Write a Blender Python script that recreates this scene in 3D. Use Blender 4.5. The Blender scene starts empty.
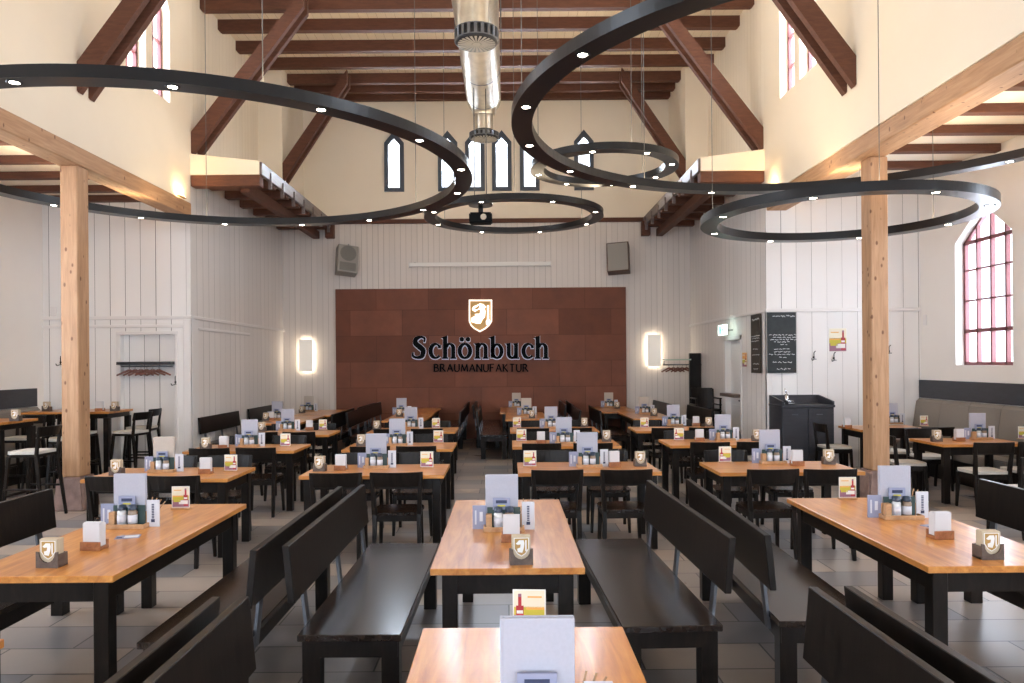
import bpy, bmesh, math, random
from mathutils import Vector, Matrix, Euler
random.seed(7)
sc = bpy.context.scene
COL = sc.collection
PI = math.pi

# ------------------------------------------------------------------ camera model
F, CX, CY, ROLL, H = 748.0, 507.0, 363.0, math.radians(-0.45), 1.81
def ray(x, y):
    u = (x-CX)/F; v = (CY-y)/F
    return u*math.cos(ROLL)-v*math.sin(ROLL), u*math.sin(ROLL)+v*math.cos(ROLL)
def at(x, y, z=0.75):
    u, v = ray(x, y); Y = (z-H)/v
    return u*Y, Y
def atY(x, y, Y):
    u, v = ray(x, y)
    return u*Y, H+v*Y

# ------------------------------------------------------------------ materials
def mat(name, base=(0.8, 0.8, 0.8), rough=0.5, metal=0.0, emis=None, es=0.0, coat=0.0, alpha=None, spec=None):
    m = bpy.data.materials.new(name); m.use_nodes = True
    b = m.node_tree.nodes['Principled BSDF']
    b.inputs['Base Color'].default_value = (*base, 1)
    b.inputs['Roughness'].default_value = rough
    b.inputs['Metallic'].default_value = metal
    if coat: b.inputs['Coat Weight'].default_value = coat; b.inputs['Coat Roughness'].default_value = 0.15
    if emis: b.inputs['Emission Color'].default_value = (*emis, 1); b.inputs['Emission Strength'].default_value = es
    if spec is not None: b.inputs['Specular IOR Level'].default_value = spec
    return m
class NT:
    def __init__(s, m): s.t = m.node_tree; s.n = s.t.nodes; s.l = s.t.links; s.b = s.n['Principled BSDF']
    def node(s, t, **k):
        n = s.n.new(t)
        for a, v in k.items():
            if a in n.inputs: n.inputs[a].default_value = v
            else: setattr(n, a, v)
        return n
    def link(s, a, b): s.l.new(a, b)
    def coords(s, scale=(1, 1, 1), which='Object', rot=(0, 0, 0)):
        tc = s.n.new('ShaderNodeTexCoord'); mp = s.n.new('ShaderNodeMapping')
        mp.inputs['Scale'].default_value = scale; mp.inputs['Rotation'].default_value = rot
        s.link(tc.outputs[which], mp.inputs['Vector']); return mp.outputs['Vector']
    def ramp(s, fac, stops):
        r = s.n.new('ShaderNodeValToRGB'); s.link(fac, r.inputs['Fac'])
        e = r.color_ramp.elements
        while len(e) < len(stops): e.new(0.5)
        for i, (p, c) in enumerate(stops): e[i].position = p; e[i].color = (*c, 1)
        return r.outputs['Color']
    def bump(s, h, strength=0.3, dist=0.01):
        b = s.n.new('ShaderNodeBump'); b.inputs['Strength'].default_value = strength; b.inputs['Distance'].default_value = dist
        s.link(h, b.inputs['Height']); s.link(b.outputs['Normal'], s.b.inputs['Normal'])
def wood(name, c1, c2, c3, rough=0.35, scale=(1, 8, 8), coat=0.0, bump=0.1, rand=0.0, nscale=2.5):
    m = mat(name, c1, rough, coat=coat); t = NT(m)
    v = t.coords(scale)
    n = t.node('ShaderNodeTexNoise', Scale=nscale, Detail=6.0, Roughness=0.6, Distortion=0.6); t.link(v, n.inputs['Vector'])
    col = t.ramp(n.outputs['Fac'], [(0.3, c1), (0.52, c2), (0.72, c3)])
    if rand:
        oi = t.n.new('ShaderNodeObjectInfo'); hs = t.n.new('ShaderNodeHueSaturation')
        mr = t.node('ShaderNodeMapRange'); mr.inputs['To Min'].default_value = 1-rand; mr.inputs['To Max'].default_value = 1+rand
        t.link(oi.outputs['Random'], mr.inputs['Value']); t.link(mr.outputs['Result'], hs.inputs['Value']); t.link(col, hs.inputs['Color']); col = hs.outputs['Color']
    t.link(col, t.b.inputs['Base Color']); t.bump(n.outputs['Fac'], bump, 0.004)
    return m
def planks(name, axis, w, base, gap, rough=0.55, off=0.0, gw=0.05, var=0.05, rows=None):
    """painted boards with dark open joints, running up the wall; axis 0 = joints spaced along X, 1 = along Y"""
    m = mat(name, base, rough); t = NT(m)
    tc = t.n.new('ShaderNodeTexCoord'); sp = t.n.new('ShaderNodeSeparateXYZ'); t.link(tc.outputs['Object'], sp.inputs[0])
    def mth(op, a, b=None, c=None):
        n = t.n.new('ShaderNodeMath'); n.operation = op
        for i, q in enumerate((a, b, c)):
            if q is None: continue
            if isinstance(q, (int, float)): n.inputs[i].default_value = q
            else: t.link(q, n.inputs[i])
        return n.outputs[0]
    s = mth('ADD', mth('DIVIDE', sp.outputs[axis], w), 100.0+off)
    fl = mth('FLOOR', s); fr = mth('FRACT', s)
    wn = t.n.new('ShaderNodeTexWhiteNoise'); wn.noise_dimensions = '1D'; t.link(fl, wn.inputs['W'])
    # joint at a slightly different width on every board
    jw = mth('MULTIPLY_ADD', wn.outputs['Value'], gw, gw*0.35)
    j = mth('LESS_THAN', fr, jw)
    nz = t.node('ShaderNodeTexNoise', Scale=1.3, Detail=5.0, Roughness=0.65); v = t.coords((3, 3, 0.7)); t.link(v, nz.inputs['Vector'])
    val = mth('ADD', mth('MULTIPLY_ADD', wn.outputs['Value'], var, 1-var*0.5-0.03), mth('MULTIPLY', nz.outputs['Fac'], 0.06))
    mx = t.n.new('ShaderNodeMix'); mx.data_type = 'RGBA'; mx.blend_type = 'MULTIPLY'; mx.inputs['Factor'].default_value = 1
    mx.inputs['A'].default_value = (*base, 1)
    cb = t.n.new('ShaderNodeCombineColor'); [t.link(val, cb.inputs[i]) for i in range(3)]; t.link(cb.outputs[0], mx.inputs['B'])
    m2 = t.n.new('ShaderNodeMix'); m2.data_type = 'RGBA'; t.link(j, m2.inputs['Factor']); t.link(mx.outputs['Result'], m2.inputs['A']); m2.inputs['B'].default_value = (*gap, 1)
    t.link(m2.outputs['Result'], t.b.inputs['Base Color'])
    t.bump(mth('SUBTRACT', 1.0, j), 0.6, 0.01)
    return m
def bricks(name, c1, c2, mortar, bw, rh, ms, rough=0.5, scale=(1, 1, 1), rot=(0, 0, 0), noise=0.5, nscale=3.0, offset=0.5, rvar=0.15, bumpd=0.002):
    m = mat(name, c1, rough); t = NT(m)
    v = t.coords(scale, rot=rot)
    b = t.node('ShaderNodeTexBrick'); b.offset = offset; b.squash = 1.0
    b.inputs['Color1'].default_value = (*c1, 1); b.inputs['Color2'].default_value = (*c2, 1); b.inputs['Mortar'].default_value = (*mortar, 1)
    b.inputs['Scale'].default_value = 1; b.inputs['Mortar Size'].default_value = ms; b.inputs['Mortar Smooth'].default_value = 0.1
    b.inputs['Brick Width'].default_value = bw; b.inputs['Row Height'].default_value = rh; b.inputs['Bias'].default_value = 0
    t.link(v, b.inputs['Vector'])
    n = t.node('ShaderNodeTexNoise', Scale=nscale, Detail=8.0, Roughness=0.65); t.link(t.coords((1, 1, 1)), n.inputs['Vector'])
    r = t.ramp(n.outputs['Fac'], [(0.3, (1-noise,)*3), (0.7, (1+noise*0.4,)*3)])
    mx = t.n.new('ShaderNodeMix'); mx.data_type = 'RGBA'; mx.blend_type = 'MULTIPLY'; mx.inputs['Factor'].default_value = 1
    t.link(b.outputs['Color'], mx.inputs['A']); t.link(r, mx.inputs['B']); t.link(mx.outputs['Result'], t.b.inputs['Base Color'])
    mr = t.node('ShaderNodeMapRange'); mr.inputs['From Min'].default_value = 0.3; mr.inputs['From Max'].default_value = 0.7
    mr.inputs['To Min'].default_value = rough-rvar; mr.inputs['To Max'].default_value = rough+rvar
    t.link(n.outputs['Fac'], mr.inputs['Value']); t.link(mr.outputs['Result'], t.b.inputs['Roughness'])
    iv = t.n.new('ShaderNodeMath'); iv.operation = 'SUBTRACT'; iv.inputs[0].default_value = 1; t.link(b.outputs['Fac'], iv.inputs[1])
    t.bump(iv.outputs[0], 0.5, bumpd)
    return m
def plaster(name, c, rough=0.85):
    m = mat(name, c, rough); t = NT(m)
    n = t.node('ShaderNodeTexNoise', Scale=0.7, Detail=7.0, Roughness=0.6); t.link(t.coords(), n.inputs['Vector'])
    col = t.ramp(n.outputs['Fac'], [(0.3, tuple(q*0.95 for q in c)), (0.7, c)]); t.link(col, t.b.inputs['Base Color'])
    n2 = t.node('ShaderNodeTexNoise', Scale=40.0, Detail=3.0); t.link(t.coords(), n2.inputs['Vector']); t.bump(n2.outputs['Fac'], 0.12, 0.004)
    return m
def speck(name, c, c2, rough, scale=60.0, bump=0.1, metal=0.0):
    m = mat(name, c, rough, metal); t = NT(m)
    n = t.node('ShaderNodeTexNoise', Scale=scale, Detail=4.0); t.link(t.coords(), n.inputs['Vector'])
    t.link(t.ramp(n.outputs['Fac'], [(0.35, c), (0.65, c2)]), t.b.inputs['Base Color']); t.bump(n.outputs['Fac'], bump, 0.002)
    return m

MT = {}
MT['oak'] = wood('oak_top', (0.40, 0.135, 0.028), (0.57, 0.23, 0.05), (0.68, 0.315, 0.08), 0.28, (9, 0.9, 9), coat=0.25, bump=0.05, rand=0.10, nscale=2.2)
MT['oakx'] = wood('oak_top_crosswise', (0.40, 0.135, 0.028), (0.57, 0.23, 0.05), (0.68, 0.315, 0.08), 0.28, (0.9, 9, 9), coat=0.25, bump=0.05, rand=0.10, nscale=2.2)
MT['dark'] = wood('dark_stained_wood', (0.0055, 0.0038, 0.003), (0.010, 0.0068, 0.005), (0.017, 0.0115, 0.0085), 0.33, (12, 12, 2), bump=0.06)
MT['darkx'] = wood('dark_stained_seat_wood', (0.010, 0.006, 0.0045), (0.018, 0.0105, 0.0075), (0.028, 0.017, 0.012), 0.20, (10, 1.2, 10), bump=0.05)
MT['pine'] = wood('pine_beam', (0.36, 0.19, 0.095), (0.46, 0.26, 0.135), (0.54, 0.33, 0.185), 0.6, (9, 9, 0.8), bump=0.25)
def spec(k, v): MT[k].node_tree.nodes['Principled BSDF'].inputs['Specular IOR Level'].default_value = v
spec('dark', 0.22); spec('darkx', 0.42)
def knots(m):
    t = NT(m); old = t.b.inputs['Base Color'].links[0].from_socket
    vo = t.node('ShaderNodeTexVoronoi', Scale=1.0); t.link(t.coords((9, 9, 5)), vo.inputs['Vector'])
    r = t.ramp(vo.outputs['Distance'], [(0.10, (0.35, 0.25, 0.2)), (0.17, (1, 1, 1))])
    mx = t.n.new('ShaderNodeMix'); mx.data_type = 'RGBA'; mx.blend_type = 'MULTIPLY'; mx.inputs['Factor'].default_value = 1
    t.link(old, mx.inputs['A']); t.link(r, mx.inputs['B']); t.link(mx.outputs['Result'], t.b.inputs['Base Color'])
knots(MT['pine'])
MT['piney'] = wood('pine_plate_beam', (0.36, 0.19, 0.095), (0.46, 0.26, 0.135), (0.54, 0.33, 0.185), 0.6, (9, 0.8, 9), bump=0.25)
knots(MT['piney'])
MT['brown'] = wood('brown_painted_timber', (0.078, 0.027, 0.014), (0.105, 0.037, 0.019), (0.13, 0.048, 0.026), 0.72, (2, 10, 10), bump=0.1)
MT['cream'] = plaster('cream_plaster', (0.87, 0.78, 0.645))
MT['white'] = plaster('white_plaster', (0.82, 0.78, 0.73))
MT['creamboardy'] = planks('cream_boards', 1, 0.17, (0.87, 0.78, 0.645), (0.6, 0.5, 0.36), gw=0.04)
MT['pkx'] = planks('white_boards_back', 0, 0.134, (0.70, 0.64, 0.59), (0.30, 0.25, 0.22), gw=0.045, var=0.06)
MT['pkf'] = planks('white_boards_wide', 0, 0.26, (0.80, 0.78, 0.76), (0.16, 0.14, 0.13), gw=0.03, var=0.08)
MT['pky'] = planks('white_boards_side', 1, 0.26, (0.74, 0.70, 0.67), (0.30, 0.27, 0.25), gw=0.03, var=0.07)
MT['ceilpl'] = planks('ceiling_boards', 0, 0.17, (0.87, 0.78, 0.645), (0.42, 0.32, 0.2), gw=0.03)
MT['paint'] = mat('white_joinery_paint', (0.76, 0.73, 0.71), 0.45)
MT['floor'] = bricks('slate_floor_tiles', (0.17, 0.172, 0.185), (0.42, 0.34, 0.275), (0.05, 0.047, 0.044), 0.80, 0.40, 0.006, rough=0.30, noise=0.16, nscale=1.2, rvar=0.03)
MT['terra'] = bricks('brown_stone_panel', (0.155, 0.055, 0.032), (0.235, 0.090, 0.055), (0.13, 0.046, 0.027), 1.25, 0.62, 0.006, rough=0.6, rot=(PI/2, 0, 0), noise=0.2, nscale=2.0, rvar=0.1)
spec('terra', 0.25)
MT['stone'] = speck('red_sandstone', (0.20, 0.13, 0.11), (0.30, 0.20, 0.17), 0.8, 9.0, 0.5)
MT['ring'] = mat('black_anodised_ring', (0.008, 0.009, 0.011), 0.30, 0.0)
MT['ring'].node_tree.nodes['Principled BSDF'].inputs['Specular IOR Level'].default_value = 0.35
MT['lens'] = mat('lit_downlight_lens', (1, 1, 1), 0.3, emis=(1.0, 0.88, 0.72), es=22)
MT['glowtop'] = mat('added_ring_top_glow', (1, 1, 1), 0.4, emis=(1.0, 0.78, 0.50), es=7)  # glow added on the ring tops to warm upper walls and ceiling
MT['steel'] = mat('grey_steel', (0.16, 0.17, 0.19), 0.38, 0.9)
MT['wire'] = mat('steel_wire', (0.10, 0.10, 0.10), 0.5, 0.3)
MT['duct'] = speck('galvanised_duct', (0.55, 0.50, 0.42), (0.66, 0.60, 0.50), 0.34, 6.0, 0.05, metal=0.9)
MT['black'] = mat('black_plastic', (0.004, 0.005, 0.006), 0.6, spec=0.08)
MT['blackmet'] = mat('black_metal', (0.02, 0.02, 0.023), 0.35, 0.4)
MT['chrome'] = mat('chrome', (0.75, 0.76, 0.78), 0.12, 1.0)
MT['sinkdark'] = wood('anthracite_cabinet', (0.020, 0.021, 0.027), (0.027, 0.028, 0.035), (0.034, 0.035, 0.043), 0.45, (2, 2, 12), bump=0.04)
MT['fabric'] = speck('taupe_upholstery', (0.19, 0.165, 0.14), (0.24, 0.21, 0.18), 0.9, 220.0, 0.2)
MT['seatpad'] = speck('pale_seat_pad', (0.46, 0.43, 0.38), (0.56, 0.52, 0.46), 0.85, 200.0, 0.15)
MT['menu'] = speck('pale_grey_linen_cover', (0.42, 0.42, 0.48), (0.44, 0.44, 0.50), 0.75, 90.0, 0.02)
MT['menutan'] = speck('tan_linen_cover', (0.50, 0.43, 0.37), (0.53, 0.46, 0.39), 0.75, 90.0, 0.02)
MT['paper'] = mat('white_paper', (0.62, 0.63, 0.68), 0.6)
MT['paperlav'] = mat('lavender_paper', (0.28, 0.30, 0.42), 0.6)
MT['ink'] = mat('dark_blue_ink', (0.03, 0.04, 0.09), 0.6)
MT['greencard'] = mat('dark_green_card', (0.03, 0.06, 0.055), 0.5)
MT['honey'] = wood('honey_wood', (0.38, 0.20, 0.09), (0.48, 0.27, 0.13), (0.56, 0.34, 0.18), 0.45, (10, 3, 10), bump=0.05)
MT['redwood'] = wood('reddish_wood', (0.22, 0.075, 0.025), (0.32, 0.12, 0.045), (0.40, 0.17, 0.07), 0.4, (14, 4, 14), bump=0.05)
MT['greywood'] = wood('grey_brown_wood', (0.07, 0.047, 0.037), (0.10, 0.07, 0.055), (0.13, 0.09, 0.07), 0.5, (14, 4, 14), bump=0.05)
MT['coaster'] = mat('tan_card', (0.52, 0.42, 0.29), 0.6)
MT['gold'] = mat('gold_print', (0.42, 0.25, 0.07), 0.5)
MT['goldplate'] = mat('lit_gold_plate', (0.50, 0.29, 0.08), 0.4, emis=(0.9, 0.45, 0.08), es=0.05)
MT['whiteglow'] = mat('lit_white_sign', (1, 1, 1), 0.4, emis=(1.0, 0.95, 0.86), es=0.9)
MT['rim'] = mat('lit_cream_rim', (1, 1, 1), 0.4, emis=(1.0, 0.85, 0.65), es=0.5)
MT['halo'] = mat('letter_backlight', (0.6, 0.6, 0.65), 0.4, emis=(0.75, 0.80, 1.0), es=0.10)
MT['whiteprint'] = mat('white_print', (0.82, 0.80, 0.76), 0.6)
MT['yellow'] = mat('yellow_green_print', (0.55, 0.48, 0.05), 0.6)
MT['orangep'] = mat('orange_print', (0.80, 0.42, 0.10), 0.6)
MT['purple'] = mat('plum_print', (0.30, 0.14, 0.20), 0.6)
MT['red'] = mat('red_print', (0.42, 0.03, 0.04), 0.5)
MT['creamcard'] = mat('cream_print', (0.80, 0.74, 0.58), 0.6)
MT['glassjar'] = mat('shaker_glass', (0.55, 0.56, 0.55), 0.12, coat=0.5)
MT['pepper'] = mat('pepper_fill', (0.24, 0.17, 0.11), 0.5, coat=0.4)
MT['cap'] = mat('blue_black_cap', (0.03, 0.045, 0.075), 0.3)
MT['napkin'] = mat('white_napkin', (0.62, 0.61, 0.62), 0.85)
MT['slate'] = speck('chalkboard_slate', (0.012, 0.018, 0.020), (0.020, 0.028, 0.030), 0.6, 12.0, 0.05)
MT['slatebr'] = speck('brown_chalkboard', (0.030, 0.022, 0.015), (0.04, 0.03, 0.022), 0.6, 12.0, 0.05)
MT['chalk'] = mat('chalk', (0.75, 0.77, 0.78), 0.9)
MT['winframe'] = mat('red_brown_window_frame', (0.20, 0.055, 0.06), 0.45)
MT['lancet'] = mat('slate_blue_window_frame', (0.06, 0.075, 0.10), 0.5)
MT['exit'] = mat('lit_exit_sign', (0.9, 1, 0.95), 0.4, emis=(0.72, 1.0, 0.88), es=1.3)
MT['exitgreen'] = mat('exit_sign_green', (0.0, 0.35, 0.2), 0.4, emis=(0.0, 0.5, 0.3), es=0.5)
MT['lampplate'] = mat('wall_lamp_plate', (0.95, 0.90, 0.82), 0.5, emis=(1.0, 0.9, 0.76), es=0.12)  # faint emission added to brighten the plate front
MT['lampglow'] = mat('wall_lamp_glow', (1, 1, 1), 0.5, emis=(1.0, 0.88, 0.70), es=4.5)
MT['uplight'] = mat('warm_uplight', (1, 1, 1), 0.5, emis=(1.0, 0.66, 0.30), es=150)
MT['added_striplight'] = mat('added_warm_strip', (1, 1, 1), 0.5, emis=(1.0, 0.74, 0.45), es=9)  # glow of the added strips under the aisle ceilings
MT['speakergrey'] = mat('grey_speaker', (0.30, 0.28, 0.25), 0.6)
MT['speakergrill'] = speck('speaker_grille', (0.13, 0.12, 0.11), (0.22, 0.21, 0.19), 0.6, 300.0, 0.3)
MT['speakertrim'] = mat('brown_speaker_edge', (0.10, 0.055, 0.04), 0.5)
MT['fascia'] = wood('grey_brown_fascia', (0.10, 0.075, 0.07), (0.15, 0.115, 0.11), (0.2, 0.16, 0.16), 0.4, (10, 1, 10), bump=0.05)
MT['hanger'] = wood('hanger_wood', (0.13, 0.04, 0.025), (0.18, 0.06, 0.035), (0.22, 0.08, 0.05), 0.35, (10, 10, 10), bump=0.03)
MT['glassshelf'] = mat('green_glass_shelf', (0.45, 0.55, 0.48), 0.15, coat=0.5)
def pane_mat():
    m = bpy.data.materials.new('window_glass'); m.use_nodes = True; n = m.node_tree.nodes; l = m.node_tree.links; n.clear()
    o = n.new('ShaderNodeOutputMaterial'); t = n.new('ShaderNodeBsdfTransparent'); g = n.new('ShaderNodeBsdfGlossy'); x = n.new('ShaderNodeMixShader')
    t.inputs[0].default_value = (0.97, 0.98, 1, 1); g.inputs['Roughness'].default_value = 0.03; x.inputs[0].default_value = 0.06
    l.new(t.outputs[0], x.inputs[1]); l.new(g.outputs[0], x.inputs[2]); l.new(x.outputs[0], o.inputs[0]); return m
MT['pane'] = pane_mat()

# ------------------------------------------------------------------ mesh builder
class MB:
    def __init__(s): s.v = []; s.f = []; s.m = []; s.smooth = []
    def add(s, vs, fs, mi=0, sm=False):
        o = len(s.v); s.v += [tuple(p) for p in vs]
        for f in fs: s.f.append(tuple(i+o for i in f)); s.m.append(mi); s.smooth.append(sm)
        return s
    def box(s, x0, x1, y0, y1, z0, z1, mi=0, mtx=None):
        vs = [Vector(p) for p in ((x0, y0, z0), (x1, y0, z0), (x1, y1, z0), (x0, y1, z0), (x0, y0, z1), (x1, y0, z1), (x1, y1, z1), (x0, y1, z1))]
        if mtx: vs = [mtx @ p for p in vs]
        return s.add(vs, [(0, 3, 2, 1), (4, 5, 6, 7), (0, 1, 5, 4), (1, 2, 6, 5), (2, 3, 7, 6), (3, 0, 4, 7)], mi)
    def hexa(s, b, t, mi=0):
        """bottom 4 + top 4 corner points"""
        return s.add(list(b)+list(t), [(0, 3, 2, 1), (4, 5, 6, 7), (0, 1, 5, 4), (1, 2, 6, 5), (2, 3, 7, 6), (3, 0, 4, 7)], mi)
    def bar(s, p0, p1, w, h, mi=0, up=(0, 0, 1), w1=None, h1=None):
        """rectangular bar from p0 to p1; w across, h along the up side"""
        p0 = Vector(p0); p1 = Vector(p1); d = (p1-p0).normalized(); u = Vector(up)
        sx = d.cross(u)
        if sx.length < 1e-4: sx = d.cross(Vector((0, 1, 0)))
        sx.normalize(); u = sx.cross(d).normalized()
        w1 = w if w1 is None else w1; h1 = h if h1 is None else h1
        q = []
        for p, a, b in ((p0, w, h), (p1, w1, h1)):
            q.append([p-sx*a/2-u*b/2, p+sx*a/2-u*b/2, p+sx*a/2+u*b/2, p-sx*a/2+u*b/2])
        vs = q[0]+q[1]
        return s.add(vs, [(0, 3, 2, 1), (4, 5, 6, 7), (0, 1, 5, 4), (1, 2, 6, 5), (2, 3, 7, 6), (3, 0, 4, 7)], mi)
    def cyl(s, p0, p1, r, n=12, mi=0, r1=None, caps=True):
        p0 = Vector(p0); p1 = Vector(p1); d = (p1-p0).normalized(); r1 = r if r1 is None else r1
        a = d.cross(Vector((0, 0, 1)));
        if a.length < 1e-4: a = Vector((1, 0, 0))
        a.normalize(); b = d.cross(a)
        vs = []
        for p, rr in ((p0, r), (p1, r1)):
            vs += [p+(a*math.cos(2*PI*i/n)+b*math.sin(2*PI*i/n))*rr for i in range(n)]
        s.add(vs, [(i, (i+1) % n, n+(i+1) % n, n+i) for i in range(n)], mi, True)
        if caps: s.add(vs, [tuple(range(n-1, -1, -1)), tuple(range(n, 2*n))], mi)
        return s
    def lathe(s, prof, n=20, mi=0, c=(0, 0, 0), sm=True):
        vs = []; m = len(prof)
        for r, z in prof: vs += [(c[0]+r*math.cos(2*PI*i/n), c[1]+r*math.sin(2*PI*i/n), c[2]+z) for i in range(n)]
        s.add(vs, [(j*n+i, j*n+(i+1) % n, (j+1)*n+(i+1) % n, (j+1)*n+i) for j in range(m-1) for i in range(n)], mi, sm)
        return s
    def prism(s, poly, f, a, b, mi=0):
        """2-D polygon (any simple shape), f(u, v, w) -> 3-D, extruded from w=a to w=b"""
        n = len(poly); vs = [f(u, v, a) for u, v in poly]+[f(u, v, b) for u, v in poly]
        s.add(vs, [(i, (i+1) % n, n+(i+1) % n, n+i) for i in range(n)], mi)
        from mathutils.geometry import tessellate_polygon
        tr = tessellate_polygon([[Vector((u, v, 0)) for u, v in poly]])
        s.add(vs, [tuple(t) for t in tr]+[tuple(n+i for i in t[::-1]) for t in tr], mi)
        return s
    def build(s, name, mats, parent=None, bevel=0.0, seg=1, loc=None, rz=0.0, kind=None):
        me = bpy.data.meshes.new(name); me.from_pydata(s.v, [], s.f)
        if not isinstance(mats, (list, tuple)): mats = [mats]
        for m in mats: me.materials.append(MT[m] if isinstance(m, str) else m)
        for p, mi, sm in zip(me.polygons, s.m, s.smooth): p.material_index = mi; p.use_smooth = sm
        bm = bmesh.new(); bm.from_mesh(me)
        bmesh.ops.remove_doubles(bm, verts=bm.verts, dist=1e-6) if not bevel else None
        bmesh.ops.recalc_face_normals(bm, faces=bm.faces)
        if bevel:
            ed = [e for e in bm.edges if len(e.link_faces) == 2 and e.calc_face_angle(0) > 0.7]
            bmesh.ops.bevel(bm, geom=ed, offset=bevel, segments=seg, affect='EDGES', clamp_overlap=True)
        bm.to_mesh(me); bm.free(); me.update()
        o = bpy.data.objects.new(name, me); COL.objects.link(o)
        if parent: o.parent = parent
        if loc: o.location = loc
        if rz: o.rotation_euler = (0, 0, rz)
        if kind: o['kind'] = kind
        return o
def tag(o, label, cat, group=None, kind=None):
    o['label'] = label; o['category'] = cat
    if group: o['group'] = group
    if kind: o['kind'] = kind
    return o
def thing(name, loc=(0, 0, 0), rz=0.0, label=None, cat=None, group=None):
    o = bpy.data.objects.new(name, None); COL.objects.link(o); o.empty_display_size = 0.1
    o.location = loc; o.rotation_euler = (0, 0, rz)
    if label: tag(o, label, cat, group)
    return o
KIDS = {}
def dup(root, loc, rz=0.0, label=None, cat=None, group=None):
    def cp(o, par):
        c = o.copy(); COL.objects.link(c); c.parent = par
        for k in KIDSOF(o): cp(k, c)
        return c
    r = root.copy(); COL.objects.link(r); r.location = loc; r.rotation_euler = (0, 0, rz)
    if label: tag(r, label, cat or root.get('category'), group or root.get('group'))
    for k in KIDSOF(root): cp(k, r)
    return r
def KIDSOF(o):
    if o.name not in KIDS: KIDS[o.name] = list(o.children)
    return KIDS[o.name]
class Proto:
    """first use places the prototype itself, later uses copy it"""
    def __init__(s, make): s.make = make; s.o = None
    def put(s, loc, rz, label, cat, group=None):
        if s.o is None:
            s.o = s.make(); s.o.location = loc; s.o.rotation_euler = (0, 0, rz); tag(s.o, label, cat, group); return s.o
        return dup(s.o, loc, rz, label, cat, group)

# ------------------------------------------------------------------ the shell
XL, XR = -5.38, 4.42          # nave walls
AL, AR = -7.9, 7.05           # outer walls of the aisles
YF, YB, YR = 12.75, 18.0, -4.0
ZC = 8.30
MB().box(AL-0.4, AR+0.4, YR-0.4, YB+0.4, -0.2, 0.0).build('floor', 'floor', kind='structure')
MB().box(XL-0.6, XR+0.6, YR-0.4, YB+0.4, ZC, ZC+0.2).build('ceiling', 'ceilpl', kind='structure')

def wall_x(name, x0, x1, y0, y1, z0, z1, openings, m, face):
    """a wall in the YZ plane between x0..x1; openings = (ya, yb, za, zspring, zapex), pointed when zapex > zspring"""
    mb = MB(); ops = sorted(openings); y = y0
    for (a, b, za, zs, zt) in ops:
        mb.box(x0, x1, y, a, z0, z1); mb.box(x0, x1, a, b, z0, za); mb.box(x0, x1, a, b, zt, z1)
        if zt > zs:
            c = (a+b)/2
            mb.prism([(a, zs), (c, zt), (a, zt)], lambda u, v, w: (w, u, v), x0, x1)
            mb.prism([(b, zs), (b, zt), (c, zt)], lambda u, v, w: (w, u, v), x0, x1)
        y = b
    mb.box(x0, x1, y, y1, z0, z1)
    return mb.build(name, m, kind='structure')
CL = [(10.62, 11.22, 6.02, 7.5, 7.95), (11.42, 12.02, 6.02, 7.5, 7.95)]
CLn = [(a-6.4, b-6.4, c, d, e) for a, b, c, d, e in CL]
wall_x('wall_left', XL-0.45, XL, YR, YF+0.02, 4.57, ZC, CL+CLn, 'cream', 1)
wall_x('wall_right', XR, XR+0.45, YR, YF+0.02, 4.60, ZC, CL+CLn, 'cream', -1)
# far bay above the side galleries: boarded, then set in for the last truss bay
MB().box(XL-0.3, XL, YF+0.02, 16.3, 5.2, ZC).build('wall_left_far', 'creamboardy', kind='structure')
MB().box(XL-0.3, -4.86, 16.3, YB, 5.2, ZC).build('wall_left_end', 'cream', kind='structure')
MB().box(XR, XR+0.3, YF+0.02, 16.3, 5.2, ZC).build('wall_right_far', 'creamboardy', kind='structure')
MB().box(3.93, XR+0.3, 16.3, YB, 5.2, ZC).build('wall_right_end', 'cream', kind='structure')
# end wall: boarded below, plastered above with lancets
LAN = [(atY(x, 0, YB)[0]) for x in (393, 446.5, 473.7, 500.5, 528.3, 582.5)]
mb = MB(); x = XL-0.5; zb, zs, zt = 5.97, 7.08, 7.32
mbb = []
for c in LAN:
    a, b = c-0.17, c+0.17
    mb.box(x, a, YB, YB+0.4, 5.28, ZC); mb.box(a, b, YB, YB+0.4, 5.28, zb); mb.box(a, b, YB, YB+0.4, zt, ZC)
    mb.prism([(a, zs), (c, zt), (a, zt)], lambda u, v, w: (u, w, v), YB, YB+0.4)
    mb.prism([(b, zs), (b, zt), (c, zt)], lambda u, v, w: (u, w, v), YB, YB+0.4)
    x = b
mb.box(x, XR+0.5, YB, YB+0.4, 5.28, ZC); mb.build('wall_back_upper', 'cream', kind='structure')
MB().box(XL-0.5, XR+0.5, YB, YB+0.4, 0, 5.28).build('wall_back', 'pkx', kind='structure')
MB().box(XL, XR, YB-0.06, YB, 5.18, 5.28).build('trim_1', 'brown', kind='structure')
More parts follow.
